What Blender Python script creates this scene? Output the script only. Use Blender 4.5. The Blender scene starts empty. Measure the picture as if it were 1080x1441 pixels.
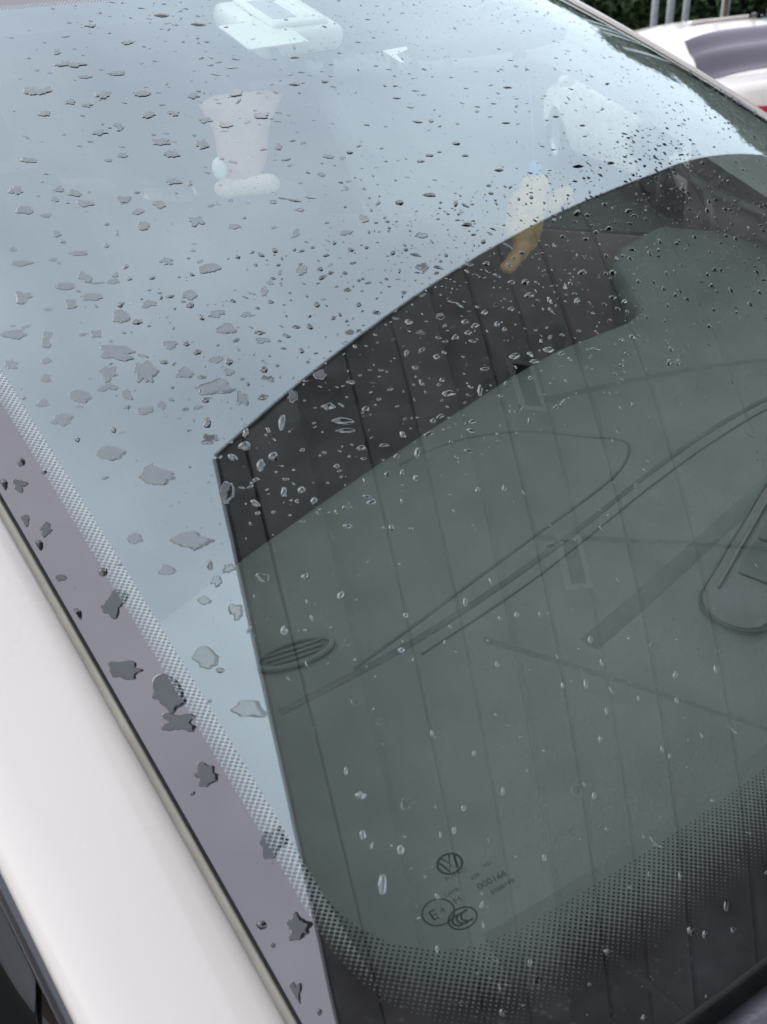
import bpy, bmesh, math, random
from mathutils import Vector, Matrix, geometry, noise
random.seed(11)
scene = bpy.context.scene
COL = scene.collection
R = math.radians

# ------------------------------------------------------------------ camera
cam_d = bpy.data.cameras.new('camera')
cam = bpy.data.objects.new('camera', cam_d)
COL.objects.link(cam)
scene.camera = cam
CAM = Vector((0.42807, -0.80618, 1.53971))
def cam_axes(yaw, pitch, roll):
    f = Vector((math.sin(yaw) * math.cos(pitch), math.cos(yaw) * math.cos(pitch), math.sin(pitch)))
    r = Vector((math.cos(yaw), -math.sin(yaw), 0))
    u = r.cross(f)
    return r * math.cos(roll) + u * math.sin(roll), -r * math.sin(roll) + u * math.cos(roll), f
r_, u_, f_ = cam_axes(-0.70429, -0.58055, -0.11018)
m4 = Matrix((r_, u_, -f_)).transposed().to_4x4()
m4.translation = CAM
cam.matrix_world = m4
cam_d.sensor_fit = 'HORIZONTAL'
cam_d.sensor_width = 36.0
cam_d.lens = 36.0 * 1076.1 / 1080.0
cam_d.clip_start = 0.01
cam_d.clip_end = 2000
cam_d.dof.use_dof = True
cam_d.dof.focus_distance = 0.52
cam_d.dof.aperture_fstop = 18

# ------------------------------------------------------------------ sky, sun, exposure
SUN_EL, SUN_AZ = R(36), R(-165)          # sun behind the car, veiled by cloud
world = bpy.data.worlds.new('World')
scene.world = world
world.use_nodes = True
wn = world.node_tree
wn.nodes.clear()
sky = wn.nodes.new('ShaderNodeTexSky')
sky.sky_type = 'NISHITA'
sky.sun_disc = False
sky.sun_elevation = SUN_EL
sky.sun_rotation = R(90) - SUN_AZ
sky.air_density = 1.0
sky.dust_density = 3.0
sky.ozone_density = 1.0
hs = wn.nodes.new('ShaderNodeHueSaturation')
hs.inputs['Saturation'].default_value = 0.3
# thin high cloud: the blue sky is mostly veiled by an even grey sheet with soft mottling
tc = wn.nodes.new('ShaderNodeTexCoord')
nz = wn.nodes.new('ShaderNodeTexNoise')
nz.inputs['Scale'].default_value = 2.2
nz.inputs['Detail'].default_value = 4
rp = wn.nodes.new('ShaderNodeValToRGB')
rp.color_ramp.elements[0].position = 0.3
rp.color_ramp.elements[0].color = (4.0, 4.5, 5.2, 1)
rp.color_ramp.elements[1].position = 0.72
rp.color_ramp.elements[1].color = (6.1, 6.7, 7.4, 1)
mx = wn.nodes.new('ShaderNodeMix')
mx.data_type = 'RGBA'
mx.inputs[0].default_value = 0.72
bg = wn.nodes.new('ShaderNodeBackground')
bg.inputs['Strength'].default_value = 0.12
wo = wn.nodes.new('ShaderNodeOutputWorld')
wn.links.new(sky.outputs[0], hs.inputs['Color'])
wn.links.new(tc.outputs['Generated'], nz.inputs['Vector'])
wn.links.new(nz.outputs['Fac'], rp.inputs['Fac'])
wn.links.new(hs.outputs[0], mx.inputs[6])
wn.links.new(rp.outputs[0], mx.inputs[7])
wn.links.new(mx.outputs[2], bg.inputs['Color'])
wn.links.new(bg.outputs[0], wo.inputs['Surface'])

sun_d = bpy.data.lights.new('sun', 'SUN')
sun_d.energy = 0.5
sun_d.angle = R(70)
sun_d.color = (1.0, 0.97, 0.93)
sun = bpy.data.objects.new('sun', sun_d)
COL.objects.link(sun)
sdir = Vector((math.cos(SUN_EL) * math.cos(SUN_AZ), math.cos(SUN_EL) * math.sin(SUN_AZ), math.sin(SUN_EL)))
sun.rotation_euler = sdir.to_track_quat('Z', 'Y').to_euler()
sun.location = sdir * 30

vs = scene.view_settings
vs.view_transform = 'Standard'
vs.look = 'None'
vs.exposure = 1.25
vs.gamma = 1.0
vs.use_curve_mapping = False
scene.cycles.max_bounces = 12
scene.cycles.transparent_max_bounces = 24
scene.cycles.transmission_bounces = 10
scene.cycles.use_denoising = True

# ------------------------------------------------------------------ helpers
def tag(o, label=None, cat=None, group=None, kind=None):
    if label: o['label'] = label
    if cat: o['category'] = cat
    if group: o['group'] = group
    if kind: o['kind'] = kind
    return o
def empty(name, loc=(0, 0, 0), rz=0):
    o = bpy.data.objects.new(name, None)
    o.location = loc
    o.rotation_euler = (0, 0, rz)
    o.empty_display_size = 0.1
    COL.objects.link(o)
    return o
def link(name, me, mat=None, parent=None, loc=None):
    o = bpy.data.objects.new(name, me)
    COL.objects.link(o)
    if mat and not me.materials: me.materials.append(mat)
    if parent: o.parent = parent
    if loc: o.location = loc
    return o
def mesh(name, verts, faces, mat=None, parent=None, smooth=False, loc=None):
    me = bpy.data.meshes.new(name)
    me.from_pydata([tuple(v) for v in verts], [], faces)
    me.update()
    if smooth:
        me.polygons.foreach_set('use_smooth', [True] * len(me.polygons))
    return link(name, me, mat, parent, loc)
def bm_mesh(name, bm, mat=None, parent=None, smooth=False, loc=None):
    me = bpy.data.meshes.new(name)
    bmesh.ops.recalc_face_normals(bm, faces=bm.faces)
    bm.to_mesh(me)
    bm.free()
    if smooth:
        me.polygons.foreach_set('use_smooth', [True] * len(me.polygons))
    return link(name, me, mat, parent, loc)
def grid_mesh(name, rows, mat=None, parent=None, smooth=True, close_u=False, thick=0.0):
    n, m = len(rows), len(rows[0])
    V = [p for r in rows for p in r]
    F = []
    for i in range(n - 1):
        for j in range(m - (0 if close_u else 1)):
            k = (j + 1) % m
            F.append((i * m + j, i * m + k, (i + 1) * m + k, (i + 1) * m + j))
    o = mesh(name, V, F, mat, parent, smooth)
    if thick:
        md = o.modifiers.new('thickness', 'SOLIDIFY')
        md.thickness = thick
        md.offset = -1
    return o
def box_bm(bm, x0, x1, y0, y1, z0, z1, bev=0.0, M=None, seg=2):
    r = bmesh.ops.create_cube(bm, size=1.0)
    vs_ = r['verts']
    for v in vs_:
        v.co = Vector(((x0 + x1) / 2 + v.co.x * (x1 - x0), (y0 + y1) / 2 + v.co.y * (y1 - y0), (z0 + z1) / 2 + v.co.z * (z1 - z0)))
    if bev:
        es = list({e for v in vs_ for e in v.link_edges})
        g = bmesh.ops.bevel(bm, geom=es, offset=bev, segments=seg, affect='EDGES', profile=0.5)
        vs_ = list({v for f in g['faces'] for v in f.verts} | {v for v in vs_ if v.is_valid})
    if M is not None:
        bmesh.ops.transform(bm, matrix=M, verts=vs_)
    return vs_
def box(name, x0, x1, y0, y1, z0, z1, mat, parent=None, bev=0.0, M=None, smooth=False):
    bm = bmesh.new()
    box_bm(bm, x0, x1, y0, y1, z0, z1, bev, M)
    return bm_mesh(name, bm, mat, parent, smooth)
def tube(name, pts, rad, mat, parent=None, n=10, closed=False, rads=None):
    pts = [Vector(p) for p in pts]
    rows = []
    N = len(pts)
    up = Vector((0.13, 0.21, 1))
    for i, p in enumerate(pts):
        a = pts[(i - 1) % N] if closed else pts[max(0, i - 1)]
        b = pts[(i + 1) % N] if closed else pts[min(N - 1, i + 1)]
        t = (b - a).normalized()
        s = t.cross(up).normalized()
        w = s.cross(t)
        rr = rads[i] if rads else rad
        rows.append([p + (s * math.cos(2 * math.pi * k / n) + w * math.sin(2 * math.pi * k / n)) * rr for k in range(n)])
    if closed: rows.append(rows[0])
    V = [p for r in rows for p in r]
    F = []
    for i in range(len(rows) - 1):
        for j in range(n):
            k = (j + 1) % n
            F.append((i * n + j, i * n + k, (i + 1) * n + k, (i + 1) * n + j))
    if not closed:
        F.append(tuple(range(n))[::-1])
        F.append(tuple((len(rows) - 1) * n + j for j in range(n)))
    return mesh(name, V, F, mat, parent, True)
def lathe(name, prof, mat, parent=None, n=32, M=None):
    V, F = [], []
    for r, z in prof:
        for k in range(n):
            a = 2 * math.pi * k / n
            V.append(Vector((r * math.cos(a), r * math.sin(a), z)))
    for i in range(len(prof) - 1):
        for j in range(n):
            k = (j + 1) % n
            F.append((i * n + j, i * n + k, (i + 1) * n + k, (i + 1) * n + j))
    if M is not None: V = [M @ v for v in V]
    return mesh(name, V, F, mat, parent, True)

# ------------------------------------------------------------------ materials
def newmat(name):
    m = bpy.data.materials.new(name)
    m.use_nodes = True
    nt = m.node_tree
    nt.nodes.clear()
    out = nt.nodes.new('ShaderNodeOutputMaterial')
    return m, nt, out
def pbr(name, col, rough=0.5, metal=0.0, coat=0.0, var=0.15, scale=20, bump=0.0, bscale=200, spec=0.5, sheen=0.0):
    m, nt, out = newmat(name)
    b = nt.nodes.new('ShaderNodeBsdfPrincipled')
    nt.links.new(b.outputs[0], out.inputs['Surface'])
    t = nt.nodes.new('ShaderNodeTexCoord')
    n = nt.nodes.new('ShaderNodeTexNoise')
    n.inputs['Scale'].default_value = scale
    n.inputs['Detail'].default_value = 6
    nt.links.new(t.outputs['Object'], n.inputs['Vector'])
    rmp = nt.nodes.new('ShaderNodeValToRGB')
    rmp.color_ramp.elements[0].position = 0.3
    rmp.color_ramp.elements[1].position = 0.7
    rmp.color_ramp.elements[0].color = tuple(c * (1 - var) for c in col) + (1,)
    rmp.color_ramp.elements[1].color = tuple(min(1, c * (1 + var)) for c in col) + (1,)
    nt.links.new(n.outputs['Fac'], rmp.inputs['Fac'])
    nt.links.new(rmp.outputs[0], b.inputs['Base Color'])
    mr = nt.nodes.new('ShaderNodeMapRange')
    mr.inputs[3].default_value = max(0.02, rough - 0.08)
    mr.inputs[4].default_value = min(1, rough + 0.08)
    nt.links.new(n.outputs['Fac'], mr.inputs[0])
    nt.links.new(mr.outputs[0], b.inputs['Roughness'])
    b.inputs['Metallic'].default_value = metal
    b.inputs['Coat Weight'].default_value = coat
    b.inputs['Coat Roughness'].default_value = 0.04
    b.inputs['Specular IOR Level'].default_value = spec
    b.inputs['Sheen Weight'].default_value = sheen
    if bump:
        n2 = nt.nodes.new('ShaderNodeTexNoise')
        n2.inputs['Scale'].default_value = bscale
        n2.inputs['Detail'].default_value = 3
        nt.links.new(t.outputs['Object'], n2.inputs['Vector'])
        bp = nt.nodes.new('ShaderNodeBump')
        bp.inputs['Strength'].default_value = bump
        bp.inputs['Distance'].default_value = 0.002
        nt.links.new(n2.outputs['Fac'], bp.inputs['Height'])
        nt.links.new(bp.outputs[0], b.inputs['Normal'])
    return m

def mth(nt, op, a, b=None, c=None):
    n = nt.nodes.new('ShaderNodeMath')
    n.operation = op
    for i, x in enumerate((a, b, c)):
        if x is None: continue
        if isinstance(x, (int, float)): n.inputs[i].default_value = x
        else: nt.links.new(x, n.inputs[i])
    return n.outputs[0]
def schlick(nt, r0):
    g = nt.nodes.new('ShaderNodeNewGeometry')
    d = nt.nodes.new('ShaderNodeVectorMath')
    d.operation = 'DOT_PRODUCT'
    nt.links.new(g.outputs['Normal'], d.inputs[0])
    nt.links.new(g.outputs['Incoming'], d.inputs[1])
    c = mth(nt, 'ABSOLUTE', d.outputs['Value'])
    p = mth(nt, 'POWER', mth(nt, 'SUBTRACT', 1.0, c), 5.0)
    inv = mth(nt, 'SUBTRACT', 1.0, r0)
    return mth(nt, 'ADD', r0, mth(nt, 'MULTIPLY', inv, p))

R_OUT, R_IN = 0.20, 0.10       # coated outer face, inner face of the laminated pane
def screen_mat(name, wet):
    """laminated windscreen: green tinted body, printed black border with halftone dots, coated outer face."""
    m, nt, out = newmat(name)
    a1 = nt.nodes.new('ShaderNodeAttribute'); a1.attribute_name = 'clear_dist'
    a2 = nt.nodes.new('ShaderNodeAttribute'); a2.attribute_name = 'band'
    uv = nt.nodes.new('ShaderNodeUVMap'); uv.uv_map = 'UVMap'
    rot = nt.nodes.new('ShaderNodeVectorRotate')
    rot.rotation_type = 'Z_AXIS'
    rot.inputs['Angle'].default_value = R(45)
    nt.links.new(uv.outputs[0], rot.inputs['Vector'])
    sc = nt.nodes.new('ShaderNodeVectorMath'); sc.operation = 'SCALE'
    sc.inputs['Scale'].default_value = 1 / 0.0020
    nt.links.new(rot.outputs[0], sc.inputs[0])
    fr = nt.nodes.new('ShaderNodeVectorMath'); fr.operation = 'FRACTION'
    nt.links.new(sc.outputs[0], fr.inputs[0])
    sb = nt.nodes.new('ShaderNodeVectorMath'); sb.operation = 'SUBTRACT'
    sb.inputs[1].default_value = (0.5, 0.5, 0)
    nt.links.new(fr.outputs[0], sb.inputs[0])
    sx = nt.nodes.new('ShaderNodeSeparateXYZ')
    nt.links.new(sb.outputs[0], sx.inputs[0])
    rad = mth(nt, 'SQRT', mth(nt, 'ADD', mth(nt, 'MULTIPLY', sx.outputs[0], sx.outputs[0]), mth(nt, 'MULTIPLY', sx.outputs[1], sx.outputs[1])))
    # dot radius grows from the clear side to the solid side of the band
    t = mth(nt, 'DIVIDE', mth(nt, 'MULTIPLY', a1.outputs['Fac'], -1.0), a2.outputs['Fac'])   # 0 at the clear edge, 1 where solid
    wide = mth(nt, 'DIVIDE', mth(nt, 'SUBTRACT', a2.outputs['Fac'], 0.0085), 0.0295)
    w_a = mth(nt, 'ADD', 0.17, mth(nt, 'MULTIPLY', t, 0.50))
    w_b = mth(nt, 'ADD', 0.34, mth(nt, 'MULTIPLY', t, 0.13))
    want = mth(nt, 'ADD', mth(nt, 'MULTIPLY', w_a, wide), mth(nt, 'MULTIPLY', w_b, mth(nt, 'SUBTRACT', 1.0, wide)))
    dot = mth(nt, 'MULTIPLY', mth(nt, 'LESS_THAN', rad, want), mth(nt, 'GREATER_THAN', t, 0.0))
    frit = mth(nt, 'MAXIMUM', dot, mth(nt, 'GREATER_THAN', t, 1.0))
    tr = nt.nodes.new('ShaderNodeBsdfTransparent')
    tr.inputs['Color'].default_value = (0.90, 0.95, 0.93, 1)
    bl = nt.nodes.new('ShaderNodeBsdfDiffuse')
    bl.inputs['Color'].default_value = (0.012, 0.011, 0.014, 1)
    body = nt.nodes.new('ShaderNodeMixShader')
    nt.links.new(frit, body.inputs[0])
    nt.links.new(tr.outputs[0], body.inputs[1])
    nt.links.new(bl.outputs[0], body.inputs[2])
    ro = 0.004 if wet else R_OUT
    r0 = mth(nt, 'ADD', ro, mth(nt, 'MULTIPLY', mth(nt, 'SUBTRACT', 1.0, frit), R_IN))
    fac = schlick(nt, r0)
    if wet:   # water-to-glass boundary: almost nothing at any angle
        fac = mth(nt, 'MULTIPLY', r0, 1.65)
    gl = nt.nodes.new('ShaderNodeBsdfGlossy')
    gl.inputs['Roughness'].default_value = 0.0
    cm = nt.nodes.new('ShaderNodeMix'); cm.data_type = 'RGBA'
    cm.inputs[6].default_value = (0.88, 0.97, 1.0, 1)
    cm.inputs[7].default_value = (1.0, 0.90, 0.925, 1)
    nt.links.new(frit, cm.inputs[0])
    nt.links.new(cm.outputs[2], gl.inputs['Color'])
    fin = nt.nodes.new('ShaderNodeMixShader')
    nt.links.new(fac, fin.inputs[0])
    nt.links.new(body.outputs[0], fin.inputs[1])
    nt.links.new(gl.outputs[0], fin.inputs[2])
    # thin mottled film of dirt and dried mist
    df = nt.nodes.new('ShaderNodeBsdfDiffuse')
    df.inputs['Color'].default_value = (0.45, 0.47, 0.48, 1)
    nzz = nt.nodes.new('ShaderNodeTexNoise')
    nzz.inputs['Scale'].default_value = 35
    nzz.inputs['Detail'].default_value = 8
    nt.links.new(uv.outputs[0], nzz.inputs['Vector'])
    mr = nt.nodes.new('ShaderNodeMapRange')
    mr.inputs[1].default_value = 0.35; mr.inputs[2].default_value = 0.75
    mr.inputs[3].default_value = 0.004; mr.inputs[4].default_value = 0.0 if wet else 0.055
    nt.links.new(nzz.outputs['Fac'], mr.inputs[0])
    vo = nt.nodes.new('ShaderNodeTexVoronoi')
    vo.inputs['Scale'].default_value = 260
    nt.links.new(uv.outputs[0], vo.inputs['Vector'])
    n5 = nt.nodes.new('ShaderNodeTexNoise')
    n5.inputs['Scale'].default_value = 14
    nt.links.new(uv.outputs[0], n5.inputs['Vector'])
    spot = mth(nt, 'MULTIPLY', mth(nt, 'LESS_THAN', vo.outputs['Distance'], mth(nt, 'MULTIPLY', mth(nt, 'SUBTRACT', n5.outputs['Fac'], 0.38), 0.9)), 0.0 if wet else 0.035)
    film = mth(nt, 'ADD', mr.outputs[0], spot)
    f2 = nt.nodes.new('ShaderNodeMixShader')
    nt.links.new(film, f2.inputs[0])
    nt.links.new(fin.outputs[0], f2.inputs[1])
    nt.links.new(df.outputs[0], f2.inputs[2])
    nt.links.new(f2.outputs[0], out.inputs['Surface'])
    return m
def pane_mat(name, tint, r0, rtint=(1, 1, 1)):
    m, nt, out = newmat(name)
    tr = nt.nodes.new('ShaderNodeBsdfTransparent')
    tr.inputs['Color'].default_value = tint + (1,)
    gl = nt.nodes.new('ShaderNodeBsdfGlossy')
    gl.inputs['Roughness'].default_value = 0.01
    gl.inputs['Color'].default_value = rtint + (1,)
    ms = nt.nodes.new('ShaderNodeMixShader')
    nt.links.new(schlick(nt, r0), ms.inputs[0])
    nt.links.new(tr.outputs[0], ms.inputs[1])
    nt.links.new(gl.outputs[0], ms.inputs[2])
    nt.links.new(ms.outputs[0], out.inputs['Surface'])
    return m
def water_mats():
    m, nt, out = newmat('rain water surface')
    rf = nt.nodes.new('ShaderNodeBsdfRefraction')
    rf.inputs['IOR'].default_value = 1.333
    rf.inputs['Roughness'].default_value = 0.0
    gl = nt.nodes.new('ShaderNodeBsdfGlossy')
    gl.inputs['Roughness'].default_value = 0.0
    ms = nt.nodes.new('ShaderNodeMixShader')
    nt.links.new(schlick(nt, 0.12), ms.inputs[0])
    nt.links.new(rf.outputs[0], ms.inputs[1])
    nt.links.new(gl.outputs[0], ms.inputs[2])
    nt.links.new(ms.outputs[0], out.inputs['Surface'])
    m2, nt2, out2 = newmat('rain water underside')
    rf2 = nt2.nodes.new('ShaderNodeBsdfRefraction')
    rf2.inputs['IOR'].default_value = 1.333
    rf2.inputs['Roughness'].default_value = 0.0
    nt2.links.new(rf2.outputs[0], out2.inputs['Surface'])
    return m, m2

M = {}
M['white'] = pbr('white car paint', (0.775, 0.69, 0.64), 0.28, coat=0.6, var=0.03, scale=6)
M['rubber'] = pbr('black rubber seal', (0.012, 0.012, 0.013), 0.75, var=0.3, scale=60)
M['channel'] = pbr('shade-toned pillar channel', (0.62, 0.565, 0.48), 0.5, var=0.12, scale=40)  # side wall where the pillar turns down; its shade is put into the colour
M['cowl'] = pbr('weathered cowl plastic', (0.085, 0.085, 0.10), 0.42, var=0.25, scale=30, bump=0.5, bscale=260)
M['dash'] = pbr('grained dashboard plastic', (0.255, 0.27, 0.245), 0.62, var=0.10, scale=9, bump=0.35, bscale=420)
M['dash_dark'] = pbr('dark dashboard gap', (0.165, 0.175, 0.163), 0.6, var=0.2)
M['dash_strip'] = pbr('darker grained dashboard plastic', (0.205, 0.217, 0.20), 0.6, var=0.12, scale=12, bump=0.35, bscale=420)
M['panel'] = pbr('centre panel plastic', (0.235, 0.23, 0.23), 0.5, var=0.1, bump=0.3, bscale=300)
M['cabin'] = pbr('dark cabin plastic', (0.06, 0.056, 0.062), 0.7, var=0.25, scale=8)
M['carpet'] = pbr('dark carpet', (0.07, 0.064, 0.075), 0.95, var=0.3, scale=40, bump=0.6, bscale=300)
M['seat'] = pbr('dark seat cloth', (0.095, 0.083, 0.10), 0.9, var=0.2, scale=30, bump=0.4, bscale=400, sheen=0.2)
M['seat_beige'] = pbr('dusty pink seat cloth', (0.12, 0.095, 0.10), 0.9, var=0.12, scale=30, bump=0.4, bscale=400)
M['lining'] = pbr('light grey roof lining', (0.45, 0.43, 0.45), 0.95, var=0.06, bump=0.2, bscale=500)
M['trim'] = pbr('light pillar trim', (0.8, 0.8, 0.78), 0.7, var=0.06)
M['door_trim'] = pbr('door trim', (0.46, 0.35, 0.32), 0.7, var=0.15)
M['door_light'] = pbr('pale door trim', (0.52, 0.48, 0.44), 0.6, var=0.1)
M['black_gloss'] = pbr('black gloss trim', (0.02, 0.018, 0.024), 0.2, coat=0.5)
M['tyre'] = pbr('tyre rubber', (0.025, 0.025, 0.026), 0.85, var=0.3)
M['alloy'] = pbr('alloy wheel', (0.55, 0.55, 0.57), 0.3, metal=0.9)
M['steel'] = pbr('galvanised grey post', (0.38, 0.40, 0.41), 0.5, metal=0.3, var=0.12)
M['red'] = pbr('red lamp lens', (0.62, 0.02, 0.04), 0.15, coat=0.6, var=0.1)
M['clear_lamp'] = pbr('clear lamp lens', (0.7, 0.7, 0.72), 0.12, coat=0.6)
M['canopy'] = pbr('weathered grey soffit metal', (0.42, 0.43, 0.415), 0.55, var=0.16, scale=3)
M['canopy2'] = pbr('paler grey soffit metal', (0.50, 0.51, 0.49), 0.5, var=0.16, scale=3)
M['gap'] = pbr('dark roof void', (0.012, 0.012, 0.013), 0.9)
M['fascia'] = pbr('canopy fascia', (0.12, 0.125, 0.13), 0.5, var=0.12, scale=2)
M['fixture'] = pbr('pale lamp frame', (0.72, 0.74, 0.72), 0.4)
M['smoked'] = pbr('unlit lamp glass', (0.05, 0.055, 0.06), 0.15, coat=0.5)
M['device'] = pbr('white device plastic', (0.90, 0.91, 0.80), 0.5, var=0.03)
M['device_grey'] = pbr('grey device window', (0.35, 0.37, 0.38), 0.4)
M['paper'] = pbr('white sticker', (0.85, 0.85, 0.84), 0.7, var=0.03)
M['plush'] = pbr('orange tan plush', (1.0, 0.57, 0.26), 0.95, var=0.2, scale=60, bump=0.8, bscale=500, sheen=0.4)
M['plush_pale'] = pbr('cream plush', (0.75, 0.62, 0.48), 0.95, var=0.1, scale=60, bump=0.8, bscale=500, sheen=0.4)
M['blue'] = pbr('blue cord', (0.12, 0.42, 0.72), 0.6, var=0.1)
M['pink'] = pbr('pink quilted cloth', (0.50, 0.30, 0.27), 0.9, var=0.14, scale=30, bump=0.5, bscale=300)
M['cord'] = pbr('grey cord', (0.12, 0.12, 0.12), 0.8)
M['print'] = pbr('black glass print', (0.006, 0.006, 0.007), 0.8)
M['screen'] = screen_mat('windscreen glass', False)
M['screen_wet'] = screen_mat('windscreen glass under water', True)
M['side_glass'] = pane_mat('tinted side glass', (0.05, 0.048, 0.055), 0.05)
M['side_glass_clear'] = pane_mat('green tinted side glass', (0.60, 0.64, 0.63), 0.05)
M['rear_glass'] = pane_mat('purple tinted rear glass', (0.08, 0.07, 0.09), 0.10, (1.0, 0.88, 1.0))
M['water'], M['water_under'] = water_mats()
M['asphalt'] = pbr('wet asphalt', (0.05, 0.05, 0.052), 0.55, var=0.3, scale=3, bump=0.5, bscale=60)
M['bark'] = pbr('tree bark', (0.10, 0.075, 0.05), 0.9, var=0.3, scale=8, bump=1.0, bscale=30)
M['leaf'] = pbr('dark green leaves', (0.035, 0.07, 0.025), 0.6, var=0.5, scale=1.2)
M['leaf2'] = pbr('mid green leaves', (0.06, 0.10, 0.035), 0.6, var=0.5, scale=1.2)
M['dry_leaf'] = pbr('dry brown leaves', (0.28, 0.18, 0.10), 0.8, var=0.4, scale=4)

# ------------------------------------------------------------------ windscreen surface (u across the car, v up the glass)
GW0, GW1, GL, GS0, GS1, GTH, GBZ = 0.74222, 0.56904, 0.89634, 0.20790, 0.11170, 0.49632, 0.01651
GX0, GZ0 = 0.55, 1.15
def gw(v): return GW0 + (GW1 - GW0) * v
def surf(u, v):
    s = GS0 + (GS1 - GS0) * v
    b = GBZ * 4 * v * (1 - v)
    return Vector((GX0 - GL * math.cos(GTH) * v - s * abs(u) ** 2.2 + b * math.sin(GTH), u * gw(v),
                   GZ0 + GL * math.sin(GTH) * v + b * math.cos(GTH)))
def snorm(u, v):
    e = 1e-3
    n = (surf(u + e, v) - surf(u - e, v)).cross(surf(u, v + e) - surf(u, v - e)).normalized()
    return n if n.z > 0 else -n
CA = 0.66                                        # drawing plane of the pane: a = CA*u, b = GL*v (metres)
def c2s(a, b, off=0.0):
    u, v = a / CA, b / GL
    p = surf(u, v)
    return p + snorm(u, v) * off if off else p

GZ = -0.12                                       # level of the car park
def gz(y): return GZ - .010 * max(0, min(11, y - 1))     # the car park falls away gently for drainage
# ------------------------------------------------------------------ ground
g = []
for i in range(-20, 21):
    row = []
    for j in range(-20, 21):
        f = lambda k: math.copysign(abs(k / 20) ** 3 * 600 + abs(k) * 0.5, k)
        row.append(Vector((f(i), f(j), gz(f(j)))))
    g.append(row)
gr = grid_mesh('ground', g, M['asphalt'], smooth=False)
tag(gr, kind='structure')

# ------------------------------------------------------------------ canopy over the space in front of the car
HC = 3.6
can = tag(empty('canopy', (2.5, 11.5, 0)), 'grey strip-panel canopy on posts, mirrored dark in the windscreen', 'canopy')
CO = Vector((2.5, 11.5, 0))
def loc(o):                                       # parts are given in world coordinates
    o.location = -CO
    return o
DX = 0.72
def e1x(c): return (0.306 - 0.051 * c) / 0.963
seams = [0, .18, .53, .87, 1.22, 1.57, 1.9, 2.27, 2.73, 3.47, 4.8, 6.2, 7.8, 9.6, 11.6, 14]
XE = 9.0
rnd = random.Random(5)
for i in range(len(seams) - 1):
    gp = lambda c: .010 if c < 1.3 else .019 if c < 2.5 else .032
    c0, c1 = seams[i] + gp(seams[i]), seams[i + 1] - gp(seams[i + 1])
    xa, xb = e1x(c0), e1x(c1)
    q = [(xa, c0 - DX * xa), (XE, c0 - DX * XE), (XE, c1 - DX * XE), (xb, c1 - DX * xb)]
    if i == 0: q[0] = (0.325, -0.20); q[1] = (XE, -0.777 * XE + 0.05)
    dz = rnd.uniform(-0.004, 0.004)
    bm = bmesh.new()
    lo = [bm.verts.new((x, y, HC + dz)) for x, y in q]
    hi = [bm.verts.new((x, y, HC + dz + 0.03)) for x, y in q]
    bm.faces.new(lo[::-1]); bm.faces.new(hi)
    for k in range(4): bm.faces.new((lo[k], lo[(k + 1) % 4], hi[(k + 1) % 4], hi[k]))
    loc(bm_mesh('ceiling_panel', bm, M['canopy2'] if i in (1, 4, 7, 9, 12) else M['canopy'], can))
def prism(name, q, z0, z1, mat, parent):
    bm = bmesh.new()
    lo = [bm.verts.new((x, y, z0)) for x, y in q]
    hi = [bm.verts.new((x, y, z1)) for x, y in q]
    n = len(q)
    bm.faces.new(lo[::-1]); bm.faces.new(hi)
    for k in range(n): bm.faces.new((lo[k], lo[(k + 1) % n], hi[(k + 1) % n], hi[k]))
    return bm_mesh(name, bm, mat, parent)
outer = [(0.325, -0.20), (XE, -0.777 * XE + 0.05), (XE, 14 - DX * XE), (e1x(14), 14 - DX * e1x(14))]
loc(prism('roof_deck', outer, HC + 0.034, HC + 0.07, M['gap'], can))
def beam(p, q, w, z0, z1, mat, name, parent):
    p, q = Vector((p[0], p[1], 0)), Vector((q[0], q[1], 0))
    d = (q - p).normalized(); n = Vector((-d.y, d.x, 0)) * w / 2
    return loc(prism(name, [(p - n)[:2], (q - n)[:2], (q + n)[:2], (p + n)[:2]], z0, z1, mat, parent))
beam((0.318, -0.20), (e1x(14), outer[3][1] - 0.06), 0.014, HC - 0.002, HC + 0.075, M['fascia'], 'fascia', can)
beam((0.325, -0.213), (XE, outer[1][1] - 0.012), 0.014, HC - 0.002, HC + 0.075, M['fascia'], 'fascia', can)
for p, q in (((0.98, 1.30), (2.05, 4.80)), ((1.55, 0.79), (3.1, 2.84)), ((1.72, 0.11), (3.9, 1.51))):
    beam(p, q, 0.028, HC - 0.022, HC - 0.006, M['rubber'], 'joint_strip', can)
for c in (.53, 1.57):
    beam((e1x(c) + .04, c - DX * (e1x(c) + .04)), (XE - .1, c - DX * (XE - .1)), 0.034, HC - 0.014, HC - 0.005, M['steel'], 'cover_strip', can)
beam((3.55, -0.67), (4.75, -0.64), 0.05, HC - 0.05, HC - 0.008, M['canopy2'], 'conduit', can)
def slot(cx, cy, parent):
    ang = math.atan2(-0.68, 1)
    Mt = Matrix.Translation((cx, cy, HC - 0.006)) @ Matrix.Rotation(ang, 4, 'Z')
    bm = bmesh.new()
    L_, W_, t = 0.155, 0.085, 0.026
    for x0, x1, y0, y1 in ((-L_, L_, -W_, -W_ + t), (-L_, L_, W_ - t, W_), (-L_, -L_ + t, -W_ + t, W_ - t), (L_ - t, L_, -W_ + t, W_ - t)):
        box_bm(bm, x0, x1, y0, y1, -0.022, 0.0, 0.0, Mt)
    f = loc(bm_mesh('lamp_frame', bm, M['fixture'], parent))
    s = box('lamp_glass', -L_ + t + .002, L_ - t - .002, -W_ + t + .002, W_ - t - .002, -0.012, -0.004, M['smoked'], f, M=Mt)
slot(0.915, 1.46, can)
slot(1.78, 0.87, can)
slot(4.6, 3.1, can)
slot(3.4, 4.4, can)
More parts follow.
